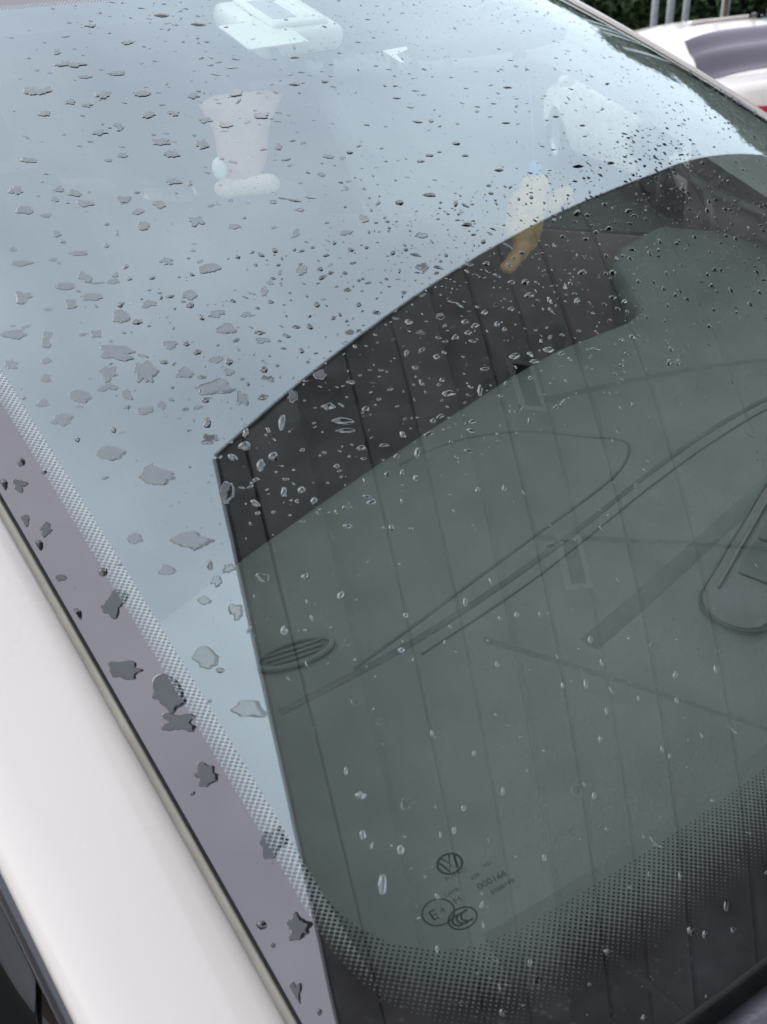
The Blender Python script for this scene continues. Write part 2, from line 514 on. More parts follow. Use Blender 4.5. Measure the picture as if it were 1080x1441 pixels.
for px_, py_ in ((8.5, -5.6), (8.5, 6.3), (2.5, 11.5), (8.2, 0.6)):
    loc(box('post', px_ - .09, px_ + .09, py_ - .09, py_ + .09, gz(py_), HC + 0.033, M['steel'], can, bev=0.01))

# ------------------------------------------------------------------ trees beyond the car park
def crown_mesh(seed, h, w, nclump, mat):
    rr = random.Random(seed)
    V, F = [], []
    for _ in range(nclump):
        th, z = rr.uniform(0, 2 * math.pi), rr.uniform(0, 1)
        prof = math.sin(math.pi * min(1, 0.12 + 0.86 * z)) ** 0.6
        rad = w * prof * (rr.uniform(0.35, 1.0)) * (1 + 0.25 * math.sin(3 * th + seed))
        c = Vector((math.cos(th) * rad, math.sin(th) * rad, h * (0.18 + 0.82 * z)))
        for _ in range(9):
            p = c + Vector((rr.gauss(0, .14), rr.gauss(0, .14), rr.gauss(0, .12)))
            ax = Vector((rr.gauss(0, 1), rr.gauss(0, 1), rr.gauss(0, .6))).normalized()
            bx = ax.cross(Vector((rr.gauss(0, 1), rr.gauss(0, 1), 1))).normalized()
            s = rr.uniform(.05, .10)
            k = len(V)
            V += [p - ax * s * 1.5, p + bx * s * .6, p + ax * s * 1.5, p - bx * s * .6]
            F.append((k, k + 1, k + 2, k + 3))
    me = bpy.data.meshes.new('crown')
    me.from_pydata([tuple(v) for v in V], [], F)
    me.materials.append(mat)
    return me
def trunk_mesh(seed, h):
    rr = random.Random(seed)
    bm = bmesh.new()
    def limb(p, q, r0, r1):
        d = (q - p).normalized(); s = d.cross(Vector((.3, .5, .1))).normalized(); t = d.cross(s)
        a = [bm.verts.new(p + (s * math.cos(k * math.pi / 4) + t * math.sin(k * math.pi / 4)) * r0) for k in range(8)]
        b = [bm.verts.new(q + (s * math.cos(k * math.pi / 4) + t * math.sin(k * math.pi / 4)) * r1) for k in range(8)]
        for k in range(8): bm.faces.new((a[k], a[(k + 1) % 8], b[(k + 1) % 8], b[k]))
    p = Vector((0, 0, 0))
    top = Vector((rr.uniform(-.1, .1), rr.uniform(-.1, .1), h * .55))
    limb(p, top, .13, .08)
    for k in range(6):
        a = k * 1.05 + rr.uniform(-.3, .3)
        limb(top.lerp(p, rr.uniform(0, .35)), top + Vector((math.cos(a) * h * .22, math.sin(a) * h * .22, h * rr.uniform(.1, .3))), .05, .02)
    me = bpy.data.meshes.new('trunk')
    bm.to_mesh(me); bm.free()
    me.materials.append(M['bark'])
    return me
kinds = [(crown_mesh(1, 4.5, 1.9, 1100, M['leaf']), trunk_mesh(1, 4.1)), (crown_mesh(2, 5.0, 1.7, 1100, M['leaf']), trunk_mesh(2, 4.6)),
         (crown_mesh(3, 4.1, 2.0, 1100, M['leaf2']), trunk_mesh(3, 3.7))]
rt = random.Random(3)
tl = ['tree', 'tree', 'tree']
for row in range(2):
    for k in range(17):
        x = -26 + k * 2.55 + rt.uniform(-.5, .5) + row * 1.2
        y = 20.5 + row * 2.6 + rt.uniform(-.6, .6)
        t = empty('tree', (x, y, gz(y)), rt.uniform(0, 6.28))
        kd = kinds[(k * 2 + row) % 3]
        s = rt.uniform(.88, 1.08)
        link('crown', kd[0], None, t)
        link('trunk', kd[1], None, t)
        t.scale = (s, s, s)
        tag(t, 'dark green leafy tree in the tree row behind the grey posts', 'tree', 'trees along the back of the car park')

# thin grey posts and a dry shrub in front of the trees
def from_pix(x, y, dist):                          # only used to work out where a thing stands
    d = (r_ * ((x - 540) / 1076.1) + u_ * ((720.5 - y) / 1076.1) + f_)
    h = math.hypot(d.x, d.y)
    return CAM + d / h * dist
plabs = ['thin grey post standing leftmost, just right of the windscreen corner', 'thin grey post, second from the left of the four behind the white saloon',
         'thin grey post, third from the left of the four behind the white saloon', 'pale post rising beside the dry brown shrub behind the white saloon']
for k, (pxx, dist, rad) in enumerate(((922, 13.0, .05), (944, 13.4, .055), (966, 13.8, .05), (1021, 12.4, .055))):
    p = from_pix(pxx, 15, dist)
    po = empty('steel_post', (p.x, p.y, gz(p.y)))
    bm = bmesh.new()
    bmesh.ops.create_cone(bm, cap_ends=True, segments=14, radius1=rad, radius2=rad * .9, depth=3.3, matrix=Matrix.Translation((0, 0, 1.65)))
    bm_mesh('shaft', bm, M['steel'], po, True)
    bm = bmesh.new()
    bmesh.ops.create_cone(bm, cap_ends=True, segments=14, radius1=rad * 2.6, radius2=rad * 2.2, depth=.03, matrix=Matrix.Translation((0, 0, .015)))
    bm_mesh('base_plate', bm, M['steel'], po)
    bm = bmesh.new()
    bmesh.ops.create_uvsphere(bm, u_segments=12, v_segments=8, radius=rad * 1.0, matrix=Matrix.Translation((0, 0, 3.3)) @ Matrix.Diagonal((1, 1, .6, 1)))
    bm_mesh('cap', bm, M['steel'], po, True)
    tag(po, plabs[k], 'post', 'thin posts by the tree row')
p = from_pix(1019, 22, 12.0)
sh = empty('dry_shrub', (p.x, p.y, gz(p.y)))
rr = random.Random(9)
V, F = [], []
for _ in range(300):
    c = Vector((rr.gauss(0, .12), rr.gauss(0, .12), 1.72 + rr.gauss(0, .05)))
    ax = Vector((rr.gauss(0, 1), rr.gauss(0, 1), rr.gauss(0, 1))).normalized(); bx = ax.orthogonal().normalized(); s = .045
    k = len(V); V += [c - ax * s * 1.4, c + bx * s * .5, c + ax * s * 1.4, c - bx * s * .5]; F.append((k, k + 1, k + 2, k + 3))
mesh('foliage', V, F, M['dry_leaf'], sh)
tube('stem', [(0, 0, 0), (.02, .01, .9), (0, 0, 1.75)], .025, M['bark'], sh)
tag(sh, 'small dry brown shrub against the trees behind the white saloon', 'shrub')

# ------------------------------------------------------------------ the car with the wet windscreen
car = tag(empty('parked_car', (-0.6, 0, 0)), 'white car whose rain-spotted windscreen fills the picture, seen past its near pillar', 'car')
K = Vector((-0.6, 0, 0))
def cp(o):
    o.location = -K
    return o
def strip_along(side, prof, mat, name, v0=-0.02, v1=1.0, n=40, parent=car, smooth=True):
    """sweep a cross-section (outward b, up n) along the glass edge of one side"""
    rows = []
    for i in range(n + 1):
        v = v0 + (v1 - v0) * i / n
        p = surf(side, v); T = (surf(side, v + .01) - surf(side, v - .01)).normalized()
        N = snorm(side * .999, v); B = T.cross(N).normalized()
        if B.y * side < 0: B = -B
        rows.append([p + B * b + N * q for b, q in prof])
    return cp(grid_mesh(name, rows, mat, parent, smooth))

def sm(a, b, x):
    t = max(0, min(1, (x - a) / (b - a))); return t * t * (3 - 2 * t)
# drops: listed ones (centre a,b and two half axes in the pane's own plane), then scattered ones
LISTED = [
(-.4497,.7952,.0034,-.0008,-.0030,-.0054),
(-.3976,.8318,.0053,-.0011,-.0026,-.0042),
(-.3840,.7974,.0060,-.0013,-.0028,-.0042),
(-.3212,.8368,.0086,-.0015,-.0036,-.0048),
(-.2972,.8138,.0080,-.0015,-.0035,-.0043),
(-.4493,.7742,.0107,-.0026,-.0036,-.0065),
(-.4489,.7537,.0058,-.0015,-.0017,-.0030),
(-.4222,.7527,.0081,-.0020,-.0023,-.0038),
(-.4881,.7418,.0054,-.0015,-.0036,-.0071),
(-.4977,.7443,.0053,-.0014,-.0035,-.0071),
(-.4501,.7260,.0063,-.0017,-.0038,-.0067),
(-.4209,.7197,.0079,-.0021,-.0033,-.0053),
(-.3836,.7061,.0049,-.0013,-.0037,-.0053),
(-.3471,.6996,.0066,-.0018,-.0041,-.0054),
(-.5027,.7127,.0051,-.0015,-.0022,-.0045),
(-.4779,.7228,.0042,-.0012,-.0027,-.0051),
(-.4691,.7150,.0042,-.0012,-.0018,-.0032),
(-.4331,.6903,.0057,-.0017,-.0031,-.0050),
(-.4141,.6869,.0045,-.0013,-.0027,-.0041),
(-.3966,.6709,.0053,-.0016,-.0025,-.0036),
(-.3857,.6612,.0060,-.0018,-.0035,-.0049),
(-.4794,.6784,.0058,-.0018,-.0023,-.0043),
(-.4625,.6818,.0042,-.0013,-.0031,-.0055),
(-.4447,.6546,.0078,-.0025,-.0028,-.0046),
(-.4462,.6382,.0065,-.0021,-.0031,-.0051),
(-.4794,.6466,.0039,-.0013,-.0018,-.0032),
(-.4186,.6427,.0062,-.0020,-.0039,-.0059),
(-.3653,.6220,.0040,-.0013,-.0029,-.0038),
(-.5388,.6599,.0051,-.0017,-.0018,-.0040),
(-.4635,.6070,.0050,-.0017,-.0025,-.0042),
(-.4546,.6016,.0020,-.0007,-.0021,-.0034),
(-.5361,.6225,.0035,-.0012,-.0016,-.0034),
(-.5291,.6152,.0045,-.0016,-.0020,-.0041),
(-.5429,.6128,.0029,-.0010,-.0015,-.0033),
(-.5282,.6025,.0054,-.0020,-.0019,-.0040),
(-.5038,.5989,.0046,-.0017,-.0021,-.0040),
(-.4860,.5859,.0047,-.0017,-.0022,-.0040),
(-.5023,.5833,.0041,-.0015,-.0017,-.0032),
(-.5639,.6078,.0052,-.0019,-.0023,-.0054),
(-.5549,.5983,.0033,-.0012,-.0011,-.0025),
(-.5601,.6295,.0048,-.0017,-.0020,-.0047),
(-.5067,.5681,.0045,-.0017,-.0023,-.0043),
(-.4736,.5611,.0052,-.0020,-.0031,-.0052),
(-.5573,.5782,.0032,-.0012,-.0014,-.0031),
(-.4546,.5474,.0043,-.0016,-.0017,-.0028),
(-.5265,.5776,.0016,-.0006,-.0010,-.0021),
(-.5249,.5668,.0015,-.0006,-.0015,-.0031),
(-.5860,.5722,.0026,-.0010,-.0009,-.0023),
(-.5546,.5556,.0055,-.0021,-.0012,-.0026),
(-.5364,.5571,.0017,-.0007,-.0014,-.0030),
(-.2844,.6994,.0058,-.0015,-.0036,-.0041),
(-.3498,.6642,.0071,-.0021,-.0039,-.0050),
(-.3365,.5978,.0042,-.0014,-.0024,-.0028),
(-.3152,.5971,.0035,-.0012,-.0026,-.0029),
(-.4018,.5480,.0029,-.0011,-.0018,-.0025),
(-.4204,.5263,.0027,-.0011,-.0029,-.0041),
(-.3883,.5136,.0045,-.0018,-.0021,-.0027),
(-.3652,.5225,.0037,-.0015,-.0037,-.0045),
(-.4135,.5629,.0030,-.0011,-.0018,-.0025),
(-.3583,.5798,.0032,-.0011,-.0022,-.0027),
(-.2475,.7393,.0066,-.0015,-.0027,-.0028),
(-.2520,.6955,.0046,-.0012,-.0030,-.0031),
(-.5869,.5575,.0061,-.0024,-.0013,-.0032),
(-.5979,.5274,.0050,-.0020,-.0021,-.0053),
(-.5739,.5284,.0056,-.0023,-.0017,-.0039),
(-.5650,.5139,.0060,-.0025,-.0017,-.0038),
(-.5779,.5121,.0038,-.0016,-.0019,-.0045),
(-.5609,.5323,.0035,-.0014,-.0025,-.0055),
(-.5118,.5298,.0038,-.0015,-.0021,-.0040),
(-.4922,.5140,.0063,-.0026,-.0032,-.0056),
(-.5155,.4951,.0046,-.0019,-.0024,-.0045),
(-.5400,.4963,.0040,-.0017,-.0018,-.0037),
(-.5588,.4918,.0051,-.0022,-.0027,-.0059),
(-.5770,.4824,.0033,-.0014,-.0016,-.0036),
(-.6138,.4981,.0063,-.0026,-.0016,-.0043),
(-.6013,.4878,.0036,-.0015,-.0023,-.0057),
(-.6241,.4750,.0034,-.0015,-.0015,-.0041),
(-.6131,.4576,.0026,-.0012,-.0015,-.0040),
(-.6079,.4711,.0027,-.0012,-.0010,-.0025),
(-.5737,.4636,.0101,-.0045,-.0028,-.0063),
(-.5846,.4496,.0039,-.0018,-.0029,-.0067),
(-.5674,.4434,.0056,-.0025,-.0046,-.0100),
(-.5461,.4587,.0042,-.0019,-.0017,-.0035),
(-.5502,.4339,.0045,-.0021,-.0023,-.0046),
(-.5409,.4166,.0082,-.0039,-.0037,-.0071),
(-.5334,.4028,.0033,-.0016,-.0031,-.0058),
(-.5104,.4735,.0050,-.0022,-.0018,-.0032),
(-.5123,.4592,.0054,-.0024,-.0027,-.0048),
(-.5300,.4372,.0038,-.0018,-.0016,-.0030),
(-.5291,.4251,.0029,-.0014,-.0016,-.0029),
(-.6040,.4380,.0053,-.0024,-.0024,-.0058),
(-.6216,.4400,.0033,-.0015,-.0011,-.0028),
(-.6180,.4249,.0047,-.0022,-.0019,-.0050),
(-.5830,.4299,.0027,-.0012,-.0020,-.0045),
(-.5804,.4148,.0038,-.0018,-.0017,-.0038),
(-.5715,.4152,.0023,-.0011,-.0015,-.0032),
(-.5622,.3819,.0046,-.0023,-.0018,-.0036),
(-.6078,.3925,.0071,-.0034,-.0022,-.0054),
(-.5956,.3686,.0078,-.0039,-.0030,-.0069),
(-.5998,.4075,.0013,-.0006,-.0010,-.0025),
(-.6172,.4084,.0013,-.0006,-.0010,-.0027),
(-.5896,.4392,.0042,-.0019,-.0014,-.0033),
(-.5485,.5229,.0036,-.0014,-.0012,-.0025),
(-.6449,.4031,.0017,-.0008,-.0012,-.0036),
(-.6508,.3883,.0030,-.0014,-.0016,-.0046),
(-.6568,.3911,.0020,-.0009,-.0015,-.0046),
(-.4741,.4812,.0025,-.0011,-.0028,-.0045),
(-.4952,.4661,.0028,-.0012,-.0017,-.0029),
(-.4991,.4416,.0045,-.0021,-.0015,-.0025),
(-.5131,.4116,.0031,-.0015,-.0016,-.0029),
(-.4409,.4907,.0042,-.0018,-.0032,-.0047),
(-.4863,.4021,.0039,-.0019,-.0025,-.0039),
(-.5086,.3930,.0029,-.0014,-.0030,-.0051),
(-.4961,.3771,.0038,-.0019,-.0018,-.0030),
(-.4954,.3639,.0059,-.0030,-.0018,-.0029),
(-.4978,.3566,.0047,-.0024,-.0012,-.0019),
(-.5493,.3695,.0034,-.0017,-.0018,-.0036),
(-.5491,.3532,.0020,-.0010,-.0024,-.0046),
(-.5407,.3563,.0023,-.0012,-.0018,-.0033),
(-.5243,.3769,.0019,-.0010,-.0041,-.0073),
(-.5718,.3435,.0033,-.0017,-.0033,-.0067),
(-.5402,.3284,.0018,-.0010,-.0015,-.0027),
(-.5483,.3312,.0016,-.0009,-.0018,-.0033),
(-.5386,.3190,.0016,-.0009,-.0015,-.0026),
(-.4491,.4270,.0029,-.0014,-.0017,-.0025),
(-.4791,.3663,.0023,-.0011,-.0016,-.0024),
(-.6566,.3648,.0022,-.0011,-.0015,-.0044),
(-.6508,.3555,.0022,-.0011,-.0015,-.0044),
(-.6567,.3470,.0016,-.0008,-.0013,-.0037),
(-.6559,.3240,.0022,-.0011,-.0008,-.0023),
(-.6397,.3197,.0016,-.0008,-.0012,-.0031),
(-.6577,.3004,.0018,-.0009,-.0016,-.0044),
(-.6424,.2999,.0046,-.0024,-.0026,-.0069),
(-.6524,.2623,.0064,-.0035,-.0017,-.0046),
(-.6422,.2428,.0055,-.0031,-.0037,-.0095),
(-.6446,.2260,.0054,-.0031,-.0019,-.0049),
(-.6203,.3336,.0026,-.0014,-.0015,-.0037),
(-.5994,.3214,.0074,-.0039,-.0023,-.0053),
(-.6162,.3087,.0032,-.0017,-.0013,-.0031),
(-.5992,.3033,.0013,-.0007,-.0014,-.0031),
(-.5928,.2974,.0023,-.0013,-.0014,-.0030),
(-.6006,.2928,.0023,-.0012,-.0014,-.0030),
(-.6100,.2844,.0026,-.0014,-.0011,-.0025),
(-.6011,.2722,.0029,-.0016,-.0020,-.0043),
(-.6225,.2536,.0049,-.0027,-.0023,-.0055),
(-.6205,.2441,.0015,-.0009,-.0006,-.0015),
(-.6193,.2194,.0059,-.0034,-.0019,-.0043),
(-.5825,.2854,.0027,-.0015,-.0012,-.0025),
(-.5659,.2769,.0018,-.0010,-.0009,-.0018),
(-.5577,.2588,.0015,-.0009,-.0014,-.0025),
(-.5886,.2519,.0015,-.0009,-.0014,-.0028),
(-.5331,.2960,.0021,-.0011,-.0010,-.0017),
(-.6460,.1962,.0041,-.0024,-.0020,-.0049),
(-.6378,.1536,.0037,-.0023,-.0029,-.0069),
(-.6555,.1211,.0014,-.0009,-.0009,-.0021),
(-.6454,.1138,.0036,-.0023,-.0021,-.0049),
(-.6573,.0883,.0019,-.0013,-.0022,-.0054),
(-.6555,.1110,.0007,-.0005,-.0004,-.0010),
(-.6533,.0772,.0007,-.0005,-.0006,-.0013),
(-.6014,.1568,.0021,-.0013,-.0010,-.0020),
(-.6089,.1394,.0011,-.0007,-.0011,-.0023),
(-.6128,.1148,.0016,-.0011,-.0021,-.0043),
(-.3870,.4151,.0033,-.0015,-.0026,-.0031),
(-.3757,.4031,.0031,-.0015,-.0019,-.0022),
(-.3917,.3942,.0028,-.0013,-.0023,-.0027),
(-.4296,.3958,.0018,-.0009,-.0024,-.0032),
(-.4147,.3849,.0020,-.0010,-.0025,-.0031),
(-.4089,.4081,.0027,-.0013,-.0015,-.0019),
(-.2512,.4038,.0052,-.0024,-.0033,-.0026),
(-.3144,.4207,.0033,-.0015,-.0021,-.0021),
(-.3041,.4160,.0039,-.0018,-.0028,-.0026),
(-.3129,.4041,.0045,-.0021,-.0030,-.0028),
(-.2260,.3922,.0042,-.0020,-.0032,-.0023),
(-.2830,.3831,.0029,-.0014,-.0039,-.0033),
(-.3565,.4048,.0028,-.0013,-.0021,-.0022),
(-.3682,.3625,.0039,-.0020,-.0026,-.0028),
(-.3425,.3564,.0041,-.0021,-.0023,-.0023),
(-.3595,.3528,.0031,-.0016,-.0017,-.0018),
(-.4288,.3555,.0038,-.0020,-.0019,-.0025),
(-.4099,.3485,.0016,-.0008,-.0041,-.0049),
(-.4509,.3410,.0016,-.0009,-.0016,-.0021),
(-.4310,.3299,.0024,-.0013,-.0013,-.0016),
(-.4736,.3243,.0015,-.0008,-.0027,-.0039),
(-.3362,.3992,.0029,-.0014,-.0019,-.0020),
(-.3570,.3918,.0027,-.0013,-.0023,-.0025),
(-.4326,.3829,.0023,-.0011,-.0014,-.0018),
(-.4249,.3667,.0019,-.0010,-.0014,-.0018),
(-.3110,.3415,.0044,-.0022,-.0017,-.0015),
(-.4477,.2792,.0012,-.0007,-.0021,-.0027),
(-.4613,.2854,.0012,-.0007,-.0016,-.0021),
(-.3782,.2403,.0025,-.0015,-.0022,-.0022),
(-.2697,.3045,.0026,-.0014,-.0031,-.0023),
(-.2631,.3010,.0021,-.0011,-.0032,-.0023),
(-.3629,.4616,.0047,-.0021,-.0035,-.0040),
(-.3160,.4447,.0034,-.0015,-.0022,-.0022),
(-.5152,.2852,.0012,-.0007,-.0012,-.0019),
(-.5070,.2798,.0011,-.0006,-.0005,-.0008),
(-.5105,.2261,.0010,-.0006,-.0017,-.0026),
(-.4936,.2067,.0012,-.0007,-.0012,-.0016),
(-.4719,.1749,.0012,-.0008,-.0015,-.0019),
(-.5184,.1870,.0008,-.0005,-.0012,-.0019),
(-.4996,.1604,.0008,-.0005,-.0012,-.0016),
(-.4898,.1552,.0010,-.0007,-.0020,-.0026),
(-.4907,.1377,.0007,-.0005,-.0017,-.0022),
(-.4492,.1344,.0011,-.0007,-.0018,-.0021),
(-.4291,.1250,.0011,-.0008,-.0017,-.0017),
(-.5025,.1269,.0007,-.0005,-.0014,-.0018),
(-.5625,.1695,.0007,-.0005,-.0010,-.0018),
(-.5529,.1512,.0008,-.0005,-.0009,-.0014),
(-.5507,.2165,.0015,-.0009,-.0009,-.0016),
(-.5387,.2334,.0010,-.0006,-.0010,-.0017),
(-.4813,.1013,.0007,-.0005,-.0011,-.0013),
(-.4839,.2007,.0006,-.0004,-.0013,-.0018),
(-.5530,.1280,.0007,-.0005,-.0012,-.0020),
(-.5705,.1297,.0007,-.0005,-.0009,-.0015),
(-.5220,.1044,.0008,-.0005,-.0013,-.0019),
(-.5843,.1234,.0005,-.0003,-.0008,-.0015),
(-.5789,.1223,.0008,-.0005,-.0011,-.0019),
(-.6002,.1255,.0014,-.0009,-.0011,-.0022),
(-.5558,.0912,.0008,-.0006,-.0010,-.0016),
(-.5143,.0515,.0007,-.0005,-.0014,-.0018),
(-.5576,.0410,.0015,-.0011,-.0010,-.0015),
(-.5841,.0544,.0008,-.0005,-.0010,-.0017),
(-.6092,.0787,.0006,-.0004,-.0008,-.0016),
(-.5906,.0783,.0004,-.0003,-.0007,-.0014),
(-.6021,.0422,.0011,-.0008,-.0009,-.0016),
(-.5612,.0097,.0012,-.0009,-.0009,-.0014),
(-.5369,.0023,.0006,-.0004,-.0009,-.0012),
(-.5255,.0289,.0015,-.0012,-.0013,-.0018),
(-.5217,.0240,.0011,-.0008,-.0012,-.0016),
(-.5110,.0183,.0008,-.0006,-.0012,-.0015),
(-.5067,.0286,.0010,-.0007,-.0018,-.0023),
(-.2087,.5759,.0053,-.0017,-.0030,-.0025),
(-.2166,.5589,.0041,-.0014,-.0024,-.0020),
(-.2500,.5703,.0042,-.0014,-.0026,-.0024),
(-.2648,.5665,.0041,-.0014,-.0021,-.0020),
(-.2164,.6146,.0061,-.0018,-.0025,-.0023),
(-.2027,.6523,.0049,-.0013,-.0022,-.0020),
(-.0454,.6309,.0067,-.0017,-.0033,-.0021),
(-.1214,.5837,.0051,-.0016,-.0026,-.0018),
(-.0435,.5722,.0045,-.0014,-.0032,-.0018),
(.1370,.5922,.0053,-.0013,-.0052,-.0020),
(-.1127,.5049,.0067,-.0024,-.0037,-.0023),
(-.3255,.5285,.0040,-.0015,-.0030,-.0032),
(-.2943,.5275,.0063,-.0024,-.0025,-.0026),
(-.3381,.4901,.0051,-.0021,-.0027,-.0030),
(-.2945,.4864,.0050,-.0020,-.0024,-.0024),
(-.2035,.5312,.0052,-.0019,-.0029,-.0023),
(-.0664,.4938,.0060,-.0022,-.0028,-.0015),
(-.1857,.4582,.0041,-.0017,-.0043,-.0030),
(-.1760,.4305,.0042,-.0018,-.0033,-.0022),
(-.1301,.4380,.0047,-.0019,-.0033,-.0019),
(-.1315,.4314,.0042,-.0018,-.0027,-.0016),
(-.0254,.5495,.0047,-.0014,-.0033,-.0017)
]
OUT = []
def corner_poly():
    pts = []
    r = 0.03
    A, B0, B1 = CA, 0.0, GL
    for cx, cy, a0 in ((A - r, B0 + r, -90), (A - r, B1 - r, 0), (-A + r, B1 - r, 90), (-A + r, B0 + r, 180)):
        for k in range(7):
            a = R(a0 + 15 * k); pts.append((cx + r * math.cos(a), cy + r * math.sin(a)))
    full = []
    for i in range(len(pts)):
        p, q = pts[i], pts[(i + 1) % len(pts)]
        n = max(1, int(math.dist(p, q) / .02))
        for k in range(n): full.append((p[0] + (q[0] - p[0]) * k / n, p[1] + (q[1] - p[1]) * k / n))
    return full
class Drop: pass
drops = []
cells = {}
def cellkey(a, b): return (int(a // .008), int(b // .008))
def free(a, b, r):
    i, j = cellkey(a, b)
    for di in (-2, -1, 0, 1, 2):
        for dj in (-2, -1, 0, 1, 2):
            for d in cells.get((i + di, j + dj), ()):
                if math.hypot(d.a - a, d.b - b) < (d.r + r) * 1.05: return False
    return True
def outline(A, B, big, rr):
    n = 30 if big else 14
    am = .26 if big else .15
    ks = [(k, rr.gauss(0, am / k ** .8), rr.uniform(0, 6.28)) for k in (2, 3, 4, 5, 6, 8)]
    jag = .15 if big else .05
    out = []
    for i in range(n):
        t = 2 * math.pi * i / n
        q = 1 + sum(c * math.cos(k * t + ph) for k, c, ph in ks)
        if math.sin(t) < 0.2: q += rr.uniform(-jag, jag * 1.3)
        q = max(.45, min(1.4, q))
        out.append((A[0] * math.cos(t) * q + B[0] * math.sin(t) * q, A[1] * math.cos(t) * q + B[1] * math.sin(t) * q))
    if big:                                        # round the corners once
        r2 = []
        for i in range(n):
            (x0, y0), (x1, y1) = out[i], out[(i + 1) % n]
            r2 += [(x0 * .75 + x1 * .25, y0 * .75 + y1 * .25), (x0 * .25 + x1 * .75, y0 * .25 + y1 * .75)]
        out = r2
    return out
def add_drop(a, b, A, B, big, seed, force=False):
    d = Drop()
    d.a, d.b = a, b
    if A[0] * B[1] - A[1] * B[0] < 0: B = (-B[0], -B[1])
    d.A, d.B = A, B
    d.r = (math.hypot(*A) * math.hypot(*B)) ** .5
    d.rm = max(math.hypot(*A), math.hypot(*B))
    if not force and not free(a, b, d.rm): return None
    d.big = big
    d.poly = [(max(-.6575 - a, x), max(.002 - b, y)) for x, y in outline(A, B, big, random.Random(seed))]
    d.seed = seed
    cells.setdefault(cellkey(a, b), []).append(d)
    drops.append(d)
    return d
for i, (a, b, ax, ay, bx, by) in enumerate(LISTED):
    rmin = min(math.hypot(ax, ay), math.hypot(bx, by))
    k = .86 if b / GL > .4 and a / CA < -.3 else .95
    ax, ay, bx, by = ax * k, ay * k, bx * k, by * k
    add_drop(a, b, (ax, ay), (bx, by), rmin > .0022 and a < -.62 or rmin > .0022 and (a / CA < -.5 and b / GL > .2) and not (-.86 < a / CA < -.3 and .30 < b / GL < .455 + (a / CA + .6) * .12), 1000 + i, True)
rs = random.Random(77)
def scatter(n, u0, u1, v0, v1, r0, r1, el=(1.0, 1.5), tilt=0.0, tj=.5, skew=2.2, seed0=0):
    k = 0
    for t in range(n * 6):
        if k >= n: break
        u, v = rs.uniform(u0, u1), rs.uniform(v0, v1)
        r = r0 + (r1 - r0) * rs.random() ** skew
        e = rs.uniform(*el) ** .5
        an = tilt + rs.gauss(0, tj)
        c, s = math.cos(an), math.sin(an)
        if add_drop(u * CA, v * GL, (c * r * e, s * r * e), (-s * r / e, c * r / e), False, seed0 + t): k += 1
scatter(260, -.97, -.40, .42, .97, .0005, .0020, (1.0, 2.2), .0, .5, 2.6, seed0=20000)
scatter(1000, -.62, .88, .50, .97, .0006, .0030, (1.4, 3.6), .1, .4, seed0=30000)
scatter(900, -.86, .12, .34, .58, .0008, .0029, (1.0, 2.4), .5, .8, seed0=40000)
scatter(260, .05, .88, .22, .55, .0008, .0024, (1.1, 2.2), .2, .5, seed0=50000)
scatter(300, -.93, .05, .04, .36, .0005, .0016, (1.5, 3.4), 1.3, .35, seed0=60000)
scatter(800, -.93, .25, .02, .42, .0003, .0008, seed0=70000)
scatter(900, -.62, .88, .48, .97, .0004, .0010, (1.4, 3.6), .1, .4, seed0=100000)
scatter(500, -.88, .15, .34, .58, .0004, .0011, (1.0, 2.4), .5, .8, seed0=110000)
FLAT0 = len(drops)
scatter(130, -.97, -.42, .45, .97, .0010, .0024, (1.0, 2.6), .0, .4, 1.6, seed0=120000)
scatter(70, -.90, .15, .04, .36, .0014, .0034, (1.0, 1.8), 1.2, .6, seed0=90000)
for d in drops[FLAT0:]:
    d.big = True; d.poly = [(max(-.6575 - d.a, x), y) for x, y in outline(d.A, d.B, True, random.Random(d.seed))]
scatter(30, -.995, -.95, .1, .9, .0004, .0011, seed0=80000)

